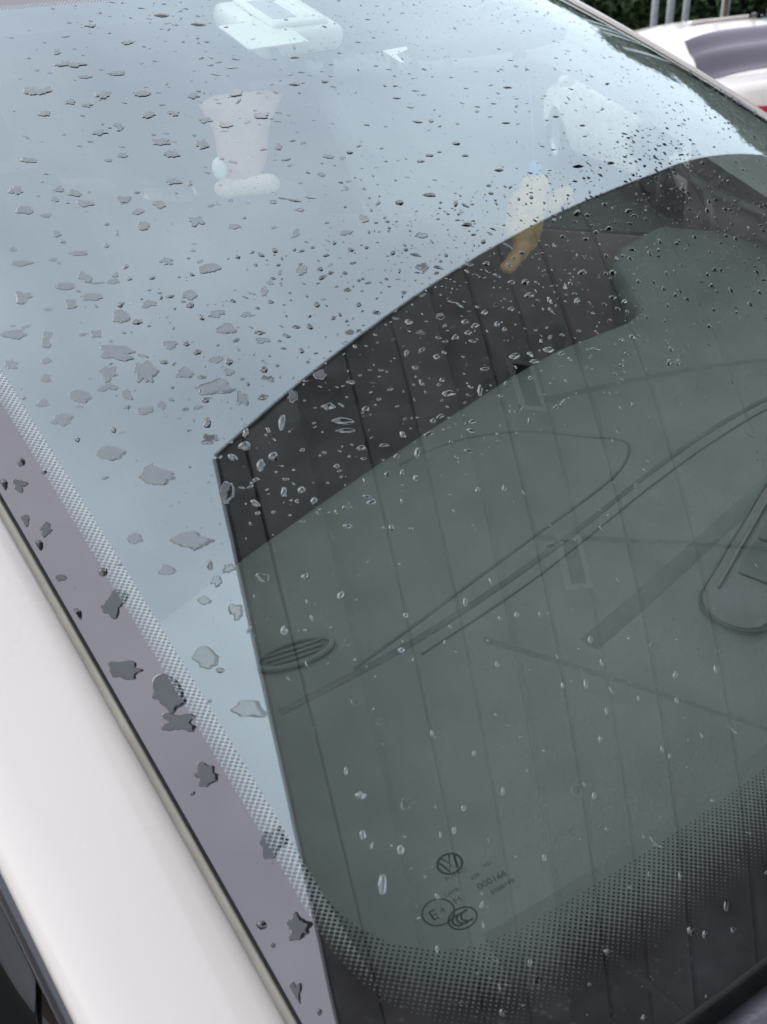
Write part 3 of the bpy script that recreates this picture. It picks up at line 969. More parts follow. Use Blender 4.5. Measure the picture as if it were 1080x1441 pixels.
# --- the pane: one sheet cut along every drop's outline, so that wetted glass is its own faces
def build_pane():
    pts, edges, faces = [], [], []
    def loop(poly):
        k = len(pts)
        pts.extend(Vector((x, y)) for x, y in poly)
        n = len(poly)
        faces.append(list(range(k, k + n)))
    border = corner_poly()
    loop(border)
    wetk = []
    for d in drops:
        if d.r > .0009:
            loop([(d.a + x, d.b + y) for x, y in d.poly]); wetk.append(len(faces) - 1)
    nx, ny = 64, 44
    for i in range(1, nx):
        for j in range(1, ny):
            pts.append(Vector((-CA + 2 * CA * i / nx + .0003 * math.sin(7 * j), GL * j / ny + .0003 * math.sin(5 * i))))
    # finer rows near the sides, where the pane curves most and where the print turns its corner
    for j in range(1, 90):
        for e in (.972, .985, .94, .91, .88):
            for s in (-1, 1): pts.append(Vector((s * CA * e, GL * (j + .37) / 90)))
    ov, oe, of, vo, eo, fo = geometry.delaunay_2d_cdt(pts, edges, faces, 1, 1e-6)
    V = [tuple(c2s(p.x, p.y)) for p in ov]
    me = bpy.data.meshes.new('windscreen')
    me.from_pydata(V, [], [tuple(f) for f in of])
    me.materials.append(M['screen']); me.materials.append(M['screen_wet'])
    def is_wet(f):
        x = sum(ov[k].x for k in f) / len(f); y = sum(ov[k].y for k in f) / len(f)
        i, j = cellkey(x, y)
        for di in (-2, -1, 0, 1, 2):
            for dj in (-2, -1, 0, 1, 2):
                for d in cells.get((i + di, j + dj), ()):
                    if d.r <= .0009 or abs(x - d.a) > d.rm * 1.5 or abs(y - d.b) > d.rm * 1.5: continue
                    ins = False; n = len(d.poly); qx, qy = x - d.a, y - d.b
                    for k in range(n):
                        (x0, y0), (x1, y1) = d.poly[k], d.poly[k - 1]
                        if (y0 > qy) != (y1 > qy) and qx < (x1 - x0) * (qy - y0) / (y1 - y0) + x0: ins = not ins
                    if ins: return 1
        return 0
    wet = [is_wet(f) for f in of]
    me.polygons.foreach_set('material_index', wet)
    me.polygons.foreach_set('use_smooth', [True] * len(of))
    cd = me.attributes.new('clear_dist', 'FLOAT', 'POINT')
    bd = me.attributes.new('band', 'FLOAT', 'POINT')
    cv, bv = [], []
    for p in ov:
        u, v = p.x / CA, p.y / GL
        x = min((1 + u), (1 - u)) * gw(v) - .030
        yb, yt = v * GL - .0696, (1 - v) * GL - .025
        y = min(yb, yt); r = .055
        if x < r and y < r: s = r - math.hypot(r - x, r - y)
        else: s = min(x, y)
        # the band of dots is narrow along the sides and wide along the base
        w = max(0.0, min(1.0, (yt - yb) / .2))
        ang = math.atan2(max(0, r - y), max(1e-6, r - x)) / (math.pi / 2) if (x < r) else 1.0
        ang = ang * ang * (3 - 2 * ang)
        cv.append(s); bv.append(.0085 + (.038 - .0085) * ang * w)
    cd.data.foreach_set('value', cv); bd.data.foreach_set('value', bv)
    uvl = me.uv_layers.new(name='UVMap')
    vi = [0] * len(me.loops); me.loops.foreach_get('vertex_index', vi)
    flat = []
    for k in vi:
        p = ov[k]; v = p.y / GL
        flat += [p.x / CA * gw(v) + 5.0, p.y + 5.0]
    uvl.data.foreach_set('uv', flat)
    me.normals_split_custom_set_from_vertices([tuple(snorm(p.x / CA, p.y / GL)) for p in ov])
    me.update()
    return cp(link('windscreen', me, None, car))
pane = build_pane()
# --- printed marks in the lower corner, on the inner face
def on_glass(pts2, a0, b0, sc=1.0, off=-0.0016):
    return [c2s(a0 + x * sc, b0 + y * sc, off) for x, y in pts2]
def ribbon2(poly, w, closed=True):
    n = len(poly); V = []; F = []
    for i, p in enumerate(poly):
        a = poly[(i - 1) % n] if closed or i > 0 else p
        b = poly[(i + 1) % n] if closed or i < n - 1 else p
        dx, dy = b[0] - a[0], b[1] - a[1]; l = math.hypot(dx, dy) or 1
        nx, ny = -dy / l * w / 2, dx / l * w / 2
        V += [(p[0] + nx, p[1] + ny), (p[0] - nx, p[1] - ny)]
    for i in range(n if closed else n - 1):
        j = (i + 1) % n
        F.append((2 * i, 2 * i + 1, 2 * j + 1, 2 * j))
    return V, F
def merge(parts):
    V, F = [], []
    for v, f in parts:
        k = len(V); V += v; F += [tuple(i + k for i in q) for q in f]
    return V, F
def circ(r, n=40, ry=None, rot=0.0, c=(0, 0)):
    o = []
    for k in range(n):
        t = 2 * math.pi * k / n
        x, y = r * math.cos(t), (ry or r) * math.sin(t)
        o.append((c[0] + x * math.cos(rot) - y * math.sin(rot), c[1] + x * math.sin(rot) + y * math.cos(rot)))
    return o
def arc(r, a0, a1, c, n=14): return [(c[0] + r * math.cos(R(a0 + (a1 - a0) * k / n)), c[1] + r * math.sin(R(a0 + (a1 - a0) * k / n))) for k in range(n + 1)]
def text2d(s, size):
    cu = bpy.data.curves.new('text', 'FONT'); cu.body = s; cu.size = size; cu.resolution_u = 3
    ob = bpy.data.objects.new('text', cu); COL.objects.link(ob)
    dg = bpy.context.evaluated_depsgraph_get()
    me = bpy.data.meshes.new_from_object(ob.evaluated_get(dg))
    V = [(v.co.x, v.co.y) for v in me.vertices]; F = [tuple(p.vertices) for p in me.polygons]
    bpy.data.objects.remove(ob); bpy.data.curves.remove(cu); bpy.data.meshes.remove(me)
    return V, F
def shift(vf, x, y, rot=0.0, sc=1.0):
    v, f = vf; c, s = math.cos(rot), math.sin(rot)
    return [(x + (px * c - py * s) * sc, y + (px * s + py * c) * sc) for px, py in v], f
def mark(name, parts, u, v):
    V, F = merge(parts)
    m_ = mesh(name, on_glass(V, u * CA, v * GL), F, M['print'], pane)
    return m_
r = .0047
W_ = .00095
mark('emblem_print', [ribbon2(circ(r), .0010), ribbon2([(-.0017, .0040), (0, .0004), (.0017, .0040)], W_, False),
     ribbon2([(-.0033, .0026), (-.0016, -.0034), (0, -.0004), (.0016, -.0034), (.0033, .0026)], W_, False)], -.890, .122)
mark('approval_print', [ribbon2(circ(.0059), .00065), shift(text2d('E', .0066), -.0036, -.0024), shift(text2d('4', .0036), .0008, -.0012)], -.911, .1030)
mark('certificate_print', [ribbon2(circ(.0054, ry=.0046), .00075)] + [ribbon2(arc(.0024, 60, 300, (x, 0)), .0009, False) for x in (-.0016, .0002, .0020)], -.9015, .0948)
mark('lettering_print', [shift(text2d('FUYAO', .0028), -.004, .0056), shift(text2d('000166', .0042), .0045, -.0048), shift(text2d('E000199', .0030), .0075, -.0094),
     shift(text2d('LAMI', .0026), -.0075, -.0006), shift(text2d('M', .0040), -.0060, -.0056), shift(text2d('43R', .0026), .0042, .0006), shift(text2d('AS1', .0026), .0110, .0030)], -.8915, .1085)

# --- near and far pillars
PIL = [(.0047, .0006), (.0054, .0036), (.0076, .0058), (.0115, .0070), (.020, .0079), (.035, .0083), (.050, .0080), (.062, .0066), (.070, .0032), (.0745, -.004), (.076, -.018), (.070, -.03)]
for s in (-1, 1):
    strip_along(s, [(-.003, -.006), (-.0005, -.004), (-.0003, .0007), (.0005, .0011), (.0012, .0006), (.0014, -.004)], M['rubber'], 'window_seal', -.03, 1.0)
    strip_along(s, [(.0010, -.0030), (.0014, -.0006), (.0026, -.0003), (.0038, .0002), (.0046, .0012), (.0049, .0022)], M['channel'], 'shade_toned_channel', -.03, 1.0)
    strip_along(s, PIL, M['white'], 'front_pillar', -.10, 1.0)
    strip_along(s, [(.0735, -.012), (.079, -.013), (.084, -.020), (.086, -.032)], M['black_gloss'], 'window_frame', -.10, 1.0)
    # pale trim inside the pillar
    strip_along(s, [(-.018, -.006), (-.030, -.0065), (-.0335, -.009), (-.0345, -.02), (-.034, -.05), (-.02, -.09)], M['trim'], 'pillar_trim', .0, 1.0)

# --- roof and the rest of the shell
YB = .86
BELT = 1.08
def topedge(u): return surf(u, 1.0)
rows = []
for i in range(14):
    t = i / 13
    row = []
    for j in range(25):
        u = -1 + 2 * j / 24
        p = topedge(u) + snorm(u, 1.0) * .004
        x = p.x - .006 - t * 2.15
        z = p.z + .004 + .05 * math.sin(min(1, t * 1.2) * math.pi) - .09 * t * t
        row.append(Vector((x, p.y * (1 + .06 * math.sin(math.pi * t)) * (1.0 if abs(u) < .99 else 1.06), z - (.0 if abs(u) < .99 else .02))))
    rows.append(row)
ROOFR = rows
cp(grid_mesh('roof', rows, M['white'], car, True, thick=.012))
rows2 = [[p - Vector((0.01, 0, .035)) for p in r] for r in rows]
cp(grid_mesh('roof_lining', rows2, M['lining'], car, True))
RZ = rows[-1][12].z
rows = []
for i in range(9):
    t = i / 8
    rows.append([Vector((-2.51 - .5 * t, (-1 + 2 * j / 12) * (.57 + .22 * t), RZ - .01 - (RZ - 1.1) * t ** 1.15)) for j in range(13)])
cp(grid_mesh('rear_window', rows, M['side_glass'], car, True, thick=.005))
def side_pt(s, x, z, out=0.0):
    k = max(0, (BELT - z)); y = YB + .045 * math.sin(min(1, k / .75) * math.pi) - .05 * max(0, (x - 1.0)) ** 2 - .03 * max(0, (-2.3 - x)) ** 2
    return Vector((x, s * (y + out), z))
for s in (-1, 1):
    for nm, x0, x1 in (('front_door', -.95, .18), ('rear_door', -1.95, -.96)):
        rows = [[side_pt(s, x0 + (x1 - x0) * i / 10, BELT - (BELT - .36) * j / 10) for j in range(11)] for i in range(11)]
        d = cp(grid_mesh(nm, rows, M['white'], car, True, thick=.02 * s))
        tube('handle', [side_pt(s, x0 + .12, .92, .02), side_pt(s, x0 + .15, .925, .045), side_pt(s, x0 + .27, .925, .045), side_pt(s, x0 + .30, .92, .02)], .011, M['white'], d)
    rows = [[side_pt(s, .19 + 1.40 * i / 16, BELT + .03 - .10 * (i / 16) ** 2 - (BELT - .38) * j / 10) for j in range(11)] for i in range(17)]
    rows = [[p if not ((p.x - 1.0) ** 2 + (p.z - .24) ** 2 < .38 ** 2) else Vector((p.x, p.y, .24 + math.sqrt(max(0, .38 ** 2 - (p.x - 1.0) ** 2)))) for p in r] for r in rows]
    cp(grid_mesh('front_fender', rows, M['white'], car, True, thick=.02 * s))
    rows = []
    for i in range(13):
        x = .195 + .62 * i / 12
        o_ = side_pt(s, x, BELT + .03 - .10 * ((x - .19) / 1.4) ** 2); yi = .70 + .10 * sm(.30, .62, x)
        n_ = Vector((x, s * yi, 1.122 - .012 * sm(.45, .8, x)))
        rows.append([o_.lerp(n_, k / 5) + Vector((0, 0, .012 * math.sin(k / 5 * math.pi))) for k in range(6)])
    cp(grid_mesh('fender_shoulder', rows, M['white'], car, True, thick=.006))
    rows = [[side_pt(s, -1.96 - .95 * i / 12, BELT + .02 - (BELT - .38) * j / 10) for j in range(11)] for i in range(13)]
    cp(grid_mesh('rear_fender', rows, M['white'], car, True, thick=.02 * s))
    # side windows: from the roof rail and pillar line down to the belt
    def railpt(x):
        p0, p1 = surf(s, 0.0), surf(s, 1.0)
        if x > p1.x:
            v = (p0.x - x) / (p0.x - p1.x); v = max(-.05, v)
            p = surf(s, v); T = (surf(s, v + .01) - surf(s, v - .01)).normalized(); N = snorm(s * .999, v); B = T.cross(N).normalized()
            if B.y * s < 0: B = -B
            return p + B * .082 + N * -.024
        q = surf(s, 1.0); return Vector((x, s * (abs(q.y) + .07), q.z - .04 - .04 * max(0, (-1.2 - x)) ** 1.5))
    for nm, x0, x1 in (('front_door_window', -.93, .21), ('rear_door_window', -1.9, -.98)):
        rows = []
        for i in range(13):
            x = x0 + (x1 - x0) * i / 12
            a = railpt(x); b = Vector((x, s * (YB - .012), BELT - .01)); rows.append([a.lerp(b, k / 4) for k in range(5)])
        cp(grid_mesh(nm, rows, M['side_glass_clear'] if s > 0 and nm == 'front_door_window' else M['side_glass'], car, True, thick=.004))
    rows = []
    for x in (-.93, -.98):
        a = railpt(x); b = Vector((x, s * (YB - .004), BELT - .01)); rows.append([a.lerp(b, k / 4) + Vector((0, s * .004, 0)) for k in range(5)])
    cp(grid_mesh('centre_pillar', rows, M['black_gloss'], car, False, thick=.03))
    # rear quarter panel and roof rail
    rows = []
    for i in range(15):
        x = -1.88 - 1.12 * i / 14
        if x > -2.5: a = railpt(x)
        else:
            t = (-2.51 - x) / .5; t = max(0, min(1, t)); a = Vector((x, s * (.57 + .22 * t + .01), RZ - .01 - (RZ - 1.1) * t ** 1.15))
        b = Vector((x, s * (YB - .01), BELT)); rows.append([a.lerp(b, k / 4) for k in range(5)])
    cp(grid_mesh('rear_quarter', rows, M['white'], car, True, thick=.02))
    rows = []
    for i in range(14):
        p = ROOFR[i][24 if s > 0 else 0]; q = railpt(min(p.x, surf(s, 1.0).x - .001))
        rows.append([p - Vector((0, s * .03, .012)), p, q, q - Vector((0, 0, .03))])
    cp(grid_mesh('roof_rail', rows, M['white'], car, True, thick=.006))
    # belt moulding
    cp(tube('belt_moulding', [Vector((x, s * (YB + .002), BELT)) for x in (.19, -.3, -.9, -1.5, -2.2)], .009, M['black_gloss'], car))
    # door mirrors
    mr = tag(empty('door_mirror'), None)
    mr.parent = car; mr.location = Vector((-.20, s * .985, 1.285)) - K
    bm = bmesh.new()
    bmesh.ops.create_uvsphere(bm, u_segments=28, v_segments=18, radius=1.0)
    for v in bm.verts:
        c = v.co
        sx = lambda q, e: math.copysign(abs(q) ** e, q)
        v.co = Vector((sx(c.x, .7) * .07 * (1 - .25 * s * c.y), sx(c.y, .7) * .125, sx(c.z, .75) * .060 + .012 * c.y * s))
        if v.co.x < -.03: v.co.x = -.03
    bm_mesh('mirror_housing', bm, M['white'], mr, True)
    box('mirror_glass', -.036, -.031, -.09, .09, -.045, .045, M['alloy'], mr, bev=.002)
    tube('mirror_arm', [(.01, -s * .07, -.05), (.02, -s * .12, -.085), (.03, -s * .15, -.12)], .022, M['black_gloss'], mr)
# hood and front
rows = []
for i in range(15):
    t = i / 14
    row = []
    for j in range(21):
        u = -1 + 2 * j / 20
        xb = GX0 - GS0 * abs(u) ** 2.2 + .16
        x = xb + (1.62 - .18 * u * u - xb) * t
        row.append(Vector((x, u * (.80 - .07 * t * t), 1.115 - .02 * u * u - .03 * t - .14 * t ** 3 + .012 * math.cos(u * 6))))
    rows.append(row)
cp(grid_mesh('hood', rows, M['white'], car, True, thick=.015))
rows = []
for i in range(7):
    z = .90 - .60 * i / 6
    rows.append([Vector((1.62 - .2 * (u / 12) ** 2 + .10 * math.sin(min(1, i / 4) * math.pi / 2), u / 12 * .80, z)) for u in range(-12, 13)])
cp(grid_mesh('front_bumper', rows, M['white'], car, True, thick=.03))
rows = [[Vector((-3.0 - .06 * math.sin(i / 6 * math.pi), u / 12 * .80, 1.10 - .78 * i / 6)) for u in range(-12, 13)] for i in range(7)]
cp(grid_mesh('tailgate', rows, M['white'], car, True, thick=.03))
for s in (-1, 1):
    rows = [[Vector((1.60 - .3 * (j / 8) ** 1.6 + .02, s * (.42 + .40 * j / 8), .93 + .015 * j / 8 - .13 * i / 4)) for j in range(9)] for i in range(5)]
    cp(grid_mesh('headlight', rows, M['clear_lamp'], car, True, thick=.02))
    cp(box('tail_light', -3.06, -3.0, s * .52, s * .80, .88, 1.02, M['red'], car, bev=.015))
for x in (1.0, -2.05):
    for s in (-1, 1):
        Mw = Matrix.Translation((x, s * .80, .22)) @ Matrix.Rotation(R(90), 4, 'X')
        w = cp(lathe('wheel', [(.21, -.08), (.30, -.10), (.335, -.08), (.34, 0), (.335, .08), (.30, .10), (.21, .08)], M['tyre'], car, 36, Mw))
        lathe('rim', [(0, -.06 * -s), (.05, .07 * -s * -1), (.06, .05 * s), (.19, .05 * s), (.215, .08 * s), (.215, -.08 * s)], M['alloy'], w, 36, Mw)

# --- cowl along the base of the glass
def cowl(prof, mat, name, u0=-1.0, u1=1.0, n=60):
    rows = []
    for i in range(n + 1):
        u = u0 + (u1 - u0) * i / n
        p = surf(u, 0.0); T = (surf(min(1.02, u + .01), 0) - surf(u - .01, 0)).normalized(); N = snorm(u, 0.0)
        B = T.cross(N).normalized()
        if B.x < 0: B = -B
        rows.append([p + B * b + N * q for b, q in prof])
    return cp(grid_mesh(name, rows, mat, car, True))
cowl([(-.012, -.007), (-.001, -.005), (-.0005, .0004), (.0015, .0006), (.003, -.004), (.008, -.010), (.0145, -.011)], M['rubber'], 'base_seal')
c_ = cowl([(.0130, -.016), (.0132, .0005), (.0150, .0035), (.0195, .0045), (.0245, .0042), (.026, .0010), (.0305, .0008), (.032, .0050), (.0355, .0072), (.0405, .0070), (.0455, .0035), (.06, -.004), (.09, -.018), (.14, -.042)], M['cowl'], 'cowl_panel', -.985, .985, 160)

# --- dashboard
DZ = 1.147
XR = [(-.75, -.034), (-.45, -.029), (-.3, -.020), (-.15, -.008), (-.03, .002), (.07, .015), (.20, .055), (.25, .060), (.29, .02), (.35, -.025), (.45, -.055), (.60, -.052), (.75, -.02)]
def xrear(y):
    for (y0, x0), (y1, x1) in zip(XR, XR[1:]):
        if y <= y1:
            t = max(0, min(1, (y - y0) / (y1 - y0))); return x0 + (x1 - x0) * t
def xfront(y): return GX0 - GS0 * abs(y / GW0) ** 2.2 - .028
def dashz(x, y):
    z = DZ - .014 * sm(.30, .46, x) - .004 * (y / .7) ** 2 * 4
    z += .034 * sm(.22, .33, y) * (1 - sm(.60, .70, y)) * (1 - sm(.03, .17, x))           # instrument hood
    z -= .006 * sm(.0, .2, x) * (1 - sm(.2, .24, x))
    return z
rows = []
ys = [-.71 + 1.42 * j / 110 for j in range(111)]
for i in range(-6, 61):
    row = []
    for y in ys:
        xr, xf = xrear(y), xfront(y)
        if i < 0:
            k = -i; q = [(-.006, -.003), (-.011, -.010), (-.013, -.020), (-.010, -.05), (.01, -.14), (.06, -.30)][k - 1]
            row.append(Vector((xr + q[0], y, dashz(xr, y) + q[1])))
        else:
            x = xr + (xf - xr) * i / 60; row.append(Vector((x, y, dashz(x, y))))
    rows.append(row)
dash = cp(grid_mesh('dashboard', rows, M['dash'], car, True))
def ribbon_on_dash(name, pts, w, mat, lift=.0008, n=60, closed=False):
    P = []
    for k in range(n + 1):
        t = k / n * (len(pts) - 1); i = min(int(t), len(pts) - 2); f = t - i
        p = lambda q: Vector(pts[max(0, min(len(pts) - 1, q))])
        a, b, c, d = p(i - 1), p(i), p(i + 1), p(i + 2)
        P.append(.5 * (2 * b + (c - a) * f + (2 * a - 5 * b + 4 * c - d) * f * f + (3 * b - a - 3 * c + d) * f ** 3))
    rows = []
    for k, q in enumerate(P):
        d = (P[min(n, k + 1)] - P[max(0, k - 1)]).normalized(); nn = Vector((-d.y, d.x))
        rows.append([Vector((*(q + nn * w * e), dashz(*(q + nn * w * e)) + lift * (1 if abs(e) < .4 else -.6))) for e in (-.5, -.36, 0, .36, .5)])
    return grid_mesh(name, rows, mat, dash, True)
ribbon_on_dash('panel_seam', [(.135, -.515), (.145, -.465), (.155, -.41), (.175, -.30), (.19, -.22), (.195, -.165), (.18, -.115), (.135, -.125), (.08, -.145), (.04, -.18), (.015, -.22), (0, -.27)], .0032, M['dash_dark'])
ribbon_on_dash('panel_gap', [(.3124, .12), (.2721, .021), (.2434, -.079), (.2218, -.178), (.2028, -.277), (.1818, -.376), (.1544, -.476), (.116, -.575)], .0075, M['dash_dark'])
ribbon_on_dash('panel_seam', [(.3274, .12), (.2871, .021), (.2584, -.079), (.2368, -.178), (.2178, -.277), (.1968, -.376), (.1694, -.476)], .0016, M['panel'], lift=.0016)
ribbon_on_dash('defroster_slot', [(.365, .10), (.339, -.05), (.318, -.17), (.300, -.27), (.286, -.345), (.272, -.41)], .018, M['dash_strip'], lift=.0006)
ribbon_on_dash('front_strip', [(xfront(y) - .035, y) for y in (-.64, -.56, -.48, -.40, -.30, -.2, -.1, 0, .1, .2, .3, .4, .5, .6)], .058, M['dash_strip'], lift=.0009, n=120)
# oval side vent
vr = math.atan2(.03, .045)
def dv(x, y, lift): return Vector((x, y, dashz(x, y) + lift))
ov_ = lambda a, b: [(.088 + a * math.cos(t) * math.cos(1.0) - b * math.sin(t) * math.sin(1.0), -.528 + a * math.cos(t) * math.sin(1.0) + b * math.sin(t) * math.cos(1.0)) for t in [2 * math.pi * k / 36 for k in range(36)]]
vent = tube('side_vent', [dv(x, y, .002) for x, y in ov_(.030, .012)], .0026, M['dash'], dash, 8, True)
oo = ov_(.028, .0105)
mesh('vent_opening', [dv(x, y, .0012) for x, y in oo], [tuple(range(36))], M['dash_dark'], dash)
for k in (-1, 0, 1):
    c, s_ = math.cos(1.0), math.sin(1.0)
    tube('vent_slat', [dv(.088 + a * c - k * .005 * s_, -.528 + a * s_ + k * .005 * c, .002) for a in (-.022, 0, .022)], .0012, M['dash'], dash, 6)
# raised centre panel with dark recesses
def rrect(x0, x1, y0, y1, r, n=6):
    o = []
    for cx, cy, a0 in ((x1 - r, y0 + r, -90), (x1 - r, y1 - r, 0), (x0 + r, y1 - r, 90), (x0 + r, y0 + r, 180)):
        for k in range(n + 1): o.append((cx + r * math.cos(R(a0 + 90 * k / n)), cy + r * math.sin(R(a0 + 90 * k / n))))
    return o
bm = bmesh.new()
o1 = rrect(.322, .374, -.345, .12, .024)
lo = [bm.verts.new(dv(x, y, -.001)) for x, y in o1]; 
o2 = rrect(.324, .372, -.343, .118, .023)
hi = [bm.verts.new(dv(x, y, .006)) for x, y in o2]
n = len(o1)
for k in range(n): bm.faces.new((lo[k], lo[(k + 1) % n], hi[(k + 1) % n], hi[k]))
bm.faces.new(hi)
cpn = bm_mesh('centre_panel', bm, M['panel'], dash)
for k in range(5):
    y = -.285 + k * .052
    bm = bmesh.new()
    q = rrect(.338, .364, y, y + .046, .002, 3)
    vs_ = [bm.verts.new(dv(a, b, .0072)) for a, b in q]; bm.faces.new(vs_)
    bm_mesh('recess', bm, M['dash_dark'], dash)
tube('panel_rib', [dv(.331, -.31, .0066), dv(.331, -.2, .0066), dv(.331, 0, .0066)], .0014, M['panel'], dash, 8)
tube('panel_rim', [dv(x, y, .0045) for x, y in o1], .0008, M['dash_dark'], dash, 6, True)

# --- cabin: floor, seats, wheel, far door trim
cp(box('cabin_floor', -2.6, .3, -.72, .72, .42, .46, M['carpet'], car))
cp(box('firewall', .3, .33, -.72, .72, .42, 1.0, M['cabin'], car))
for s in (-1, 1):
    rows = [[Vector((-2.5 + 2.72 * i / 20, s * (.735 - .03 * math.sin(j / 6 * math.pi)), .45 + (BELT + .035 - .45) * j / 6)) for j in range(7)] for i in range(21)]
    cp(grid_mesh('door_lining', rows, M['door_trim'], car, True, thick=.02))
def seat(y, xb, name, panels=True):
    st = cp(empty(name)); st.parent = car; st.location = Vector((xb, y, .5)) - K
    def pad(nm, w, d, h, Mx, mat, par):
        bm = bmesh.new(); bmesh.ops.create_cube(bm, size=1.0)
        bmesh.ops.subdivide_edges(bm, edges=bm.edges[:], cuts=5, use_grid_fill=True)
        for v in bm.verts:
            c = v.co * 2
            f = lambda q: q * (1 - .0)
            l = max(abs(c.x), abs(c.y), abs(c.z)); 
            k = (abs(c.x) ** 6 + abs(c.y) ** 6 + abs(c.z) ** 6) ** (1 / 6) / l
            c = c / k
            v.co = Vector((c.x * d / 2, c.y * w / 2 * (1 - .12 * max(0, c.z)), c.z * h / 2))
        bmesh.ops.transform(bm, matrix=Mx, verts=bm.verts[:])
        return bm_mesh(nm, bm, mat, par, True)
    pad('cushion', .50, .52, .16, Matrix.Translation((.22, 0, .12)) @ Matrix.Rotation(R(-7), 4, 'Y'), M['seat'], st)
    bk = Matrix.Translation((-.08, 0, .44)) @ Matrix.Rotation(R(-14), 4, 'Y')
    pad('backrest', .50, .15, .62, bk, M['seat'], st)
    if panels: pad('backrest_panel', .27, .05, .44, bk @ Matrix.Translation((.062, 0, .02)), M['seat_beige'], st)
    pad('headrest', .26, .10, .19, Matrix.Translation((-.19, 0, .86)) @ Matrix.Rotation(R(-8), 4, 'Y'), M['seat'], st)
    for q in (-.06, .06):
        tube('headrest_stem', [(-.15, q, .70), (-.18, q, .82)], .007, M['alloy'], st, 8)
seat(-.37, -.78, 'front_seat'); seat(.37, -.78, 'front_seat')
seat(-.35, -1.75, 'rear_seat', False); seat(.35, -1.75, 'rear_seat', False)
# steering wheel
Ms = Matrix.Translation((-.25, .38, .86)) @ Matrix.Rotation(R(-66), 4, 'Y')
sw = cp(tube('steering_wheel', [Ms @ Vector((.185 * math.cos(a), .185 * math.sin(a), 0)) for a in [2 * math.pi * k / 40 for k in range(40)]], .015, M['cabin'], car, 10, True))
lathe('wheel_hub', [(0, .02), (.05, .02), (.065, .005), (.06, -.03), (0, -.04)], M['cabin'], sw, 24, Ms)
for a in (0, 180, 270):
    tube('spoke', [Ms @ Vector((.05 * math.cos(R(a)), .05 * math.sin(R(a)), -.005)), Ms @ Vector((.18 * math.cos(R(a)), .18 * math.sin(R(a)), 0))], .013, M['cabin'], sw, 8)
# far mirror-corner trim with pale crossing ribs
rows = []
for i in range(9):
    x = -.05 + .33 * i / 8
    zt = max(BELT + .06, surf(1, max(0, min(1, (surf(1, 0).x - x) / (surf(1, 0).x - surf(1, 1).x)))).z - .02)
    rows.append([Vector((x, .728, BELT + .02 + (zt - BELT - .02) * k / 4)) for k in range(5)])
cs = cp(grid_mesh('mirror_corner_trim', rows, M['door_trim'], car, True, thick=.012))
X = Vector((-.008, .700, 1.215))
for q in (from_pix(950, 226, 1.62), from_pix(1042, 228, 1.60), from_pix(1078, 330, 1.45), from_pix(985, 345, 1.5)):
    q = Vector((q.x, .715, q.z)) if abs(q.y - .715) < .5 else q
    d = (q - CAM); t = (.700 - CAM.y) / d.y
    q = CAM + d * t
    tube('trim_rib', [X, X.lerp(q, .5), q], .008, M['door_light'], cs, 8)
# sun visor folded against the top of the glass, driver's side
rows = []
for j in range(13):
    s_ = j / 12
    row = []
    for k in range(17):
        t = k / 16
        lo_v = .823 - .022 * math.sin(min(1, t * 1.3) * math.pi / 2)
        u = (-.055 - .05 * s_) + (.62 + .03 * s_) * t
        row.append(c2s(u * CA, (lo_v + (.972 - lo_v) * s_) * GL, -.010))
    rows.append(row)
vis = cp(grid_mesh('sun_visor', rows, pbr('purple grey visor cloth', (.05, .042, .065), .9, var=.06), car, True, thick=.014))
for k in range(3):
    tube('visor_rib', [c2s(u * CA, (.835 + .024 * k + .016 * math.sin((u - .26) / .3 * math.pi)) * GL, -.0085) for u in [.26 + .3 * t / 10 for t in range(11)]], .0035, M['dash_dark'], vis, 8)
bm = bmesh.new()
bmesh.ops.create_uvsphere(bm, u_segments=20, v_segments=12, radius=1)
P_ = c2s(.15 * CA, .752 * GL, -.016); N_ = snorm(.15, .75); T_ = (surf(.2, .74) - surf(.1, .77)).normalized(); B_ = N_.cross(T_)
mm = Matrix((T_ * .027, B_ * .011, N_ * .008)).transposed().to_4x4(); mm.translation = P_
bmesh.ops.transform(bm, matrix=mm, verts=bm.verts[:])
cp(bm_mesh('sensor_pod', bm, M['cabin'], car, True))

# ------------------------------------------------------------------ white saloon parked beyond
PSI = R(-45)
fw = Vector((math.sin(PSI), math.cos(PSI), 0)); lf = Vector((-fw.y, fw.x, 0))
org = from_pix(1158, 121, 7.1); org.z = gz(org.y)
sal = tag(empty('parked_saloon', org, math.atan2(fw.y, fw.x)), 'white saloon seen from its rear left corner beyond the windscreen, with purple-tinted rear glass', 'car')
def lerpt(tab, x):
    for (x0, *a), (x1, *b) in zip(tab, tab[1:]):
        if x <= x1 or (x1, *b) == tab[-1]:
            t = max(0, min(1, (x - x0) / (x1 - x0))); t = t * t * (3 - 2 * t) * .5 + t * .5
            return [p + (q - p) * t for p, q in zip(a, b)]
BODY = [(-.04, .70, .88), (0, .79, .98), (.10, .84, 1.05), (.55, .87, 1.07), (1.2, .88, 1.0), (2.6, .885, .98), (3.5, .87, .98), (4.2, .83, .86), (4.5, .72, .74), (4.58, .6, .66)]
rows = []
for i in range(61):
    x = -.04 + 4.62 * i / 60
    w, z = lerpt(BODY, x)
    half = [(0, z + .012), (w * .35, z + .01), (w * .7, z), (w * .90, z - .018), (w * .965, z - .07), (w * 1.0, z - .18), (w * .995, z - .33), (w * 1.0, .52), (w * .96, .34), (w * .9, .24)]
    if z < .7: half = [(a, min(b, z)) for a, b in half]
    rows.append([Vector((x, y, q)) for y, q in half[::-1]] + [Vector((x, -y, q)) for y, q in half[1:]])
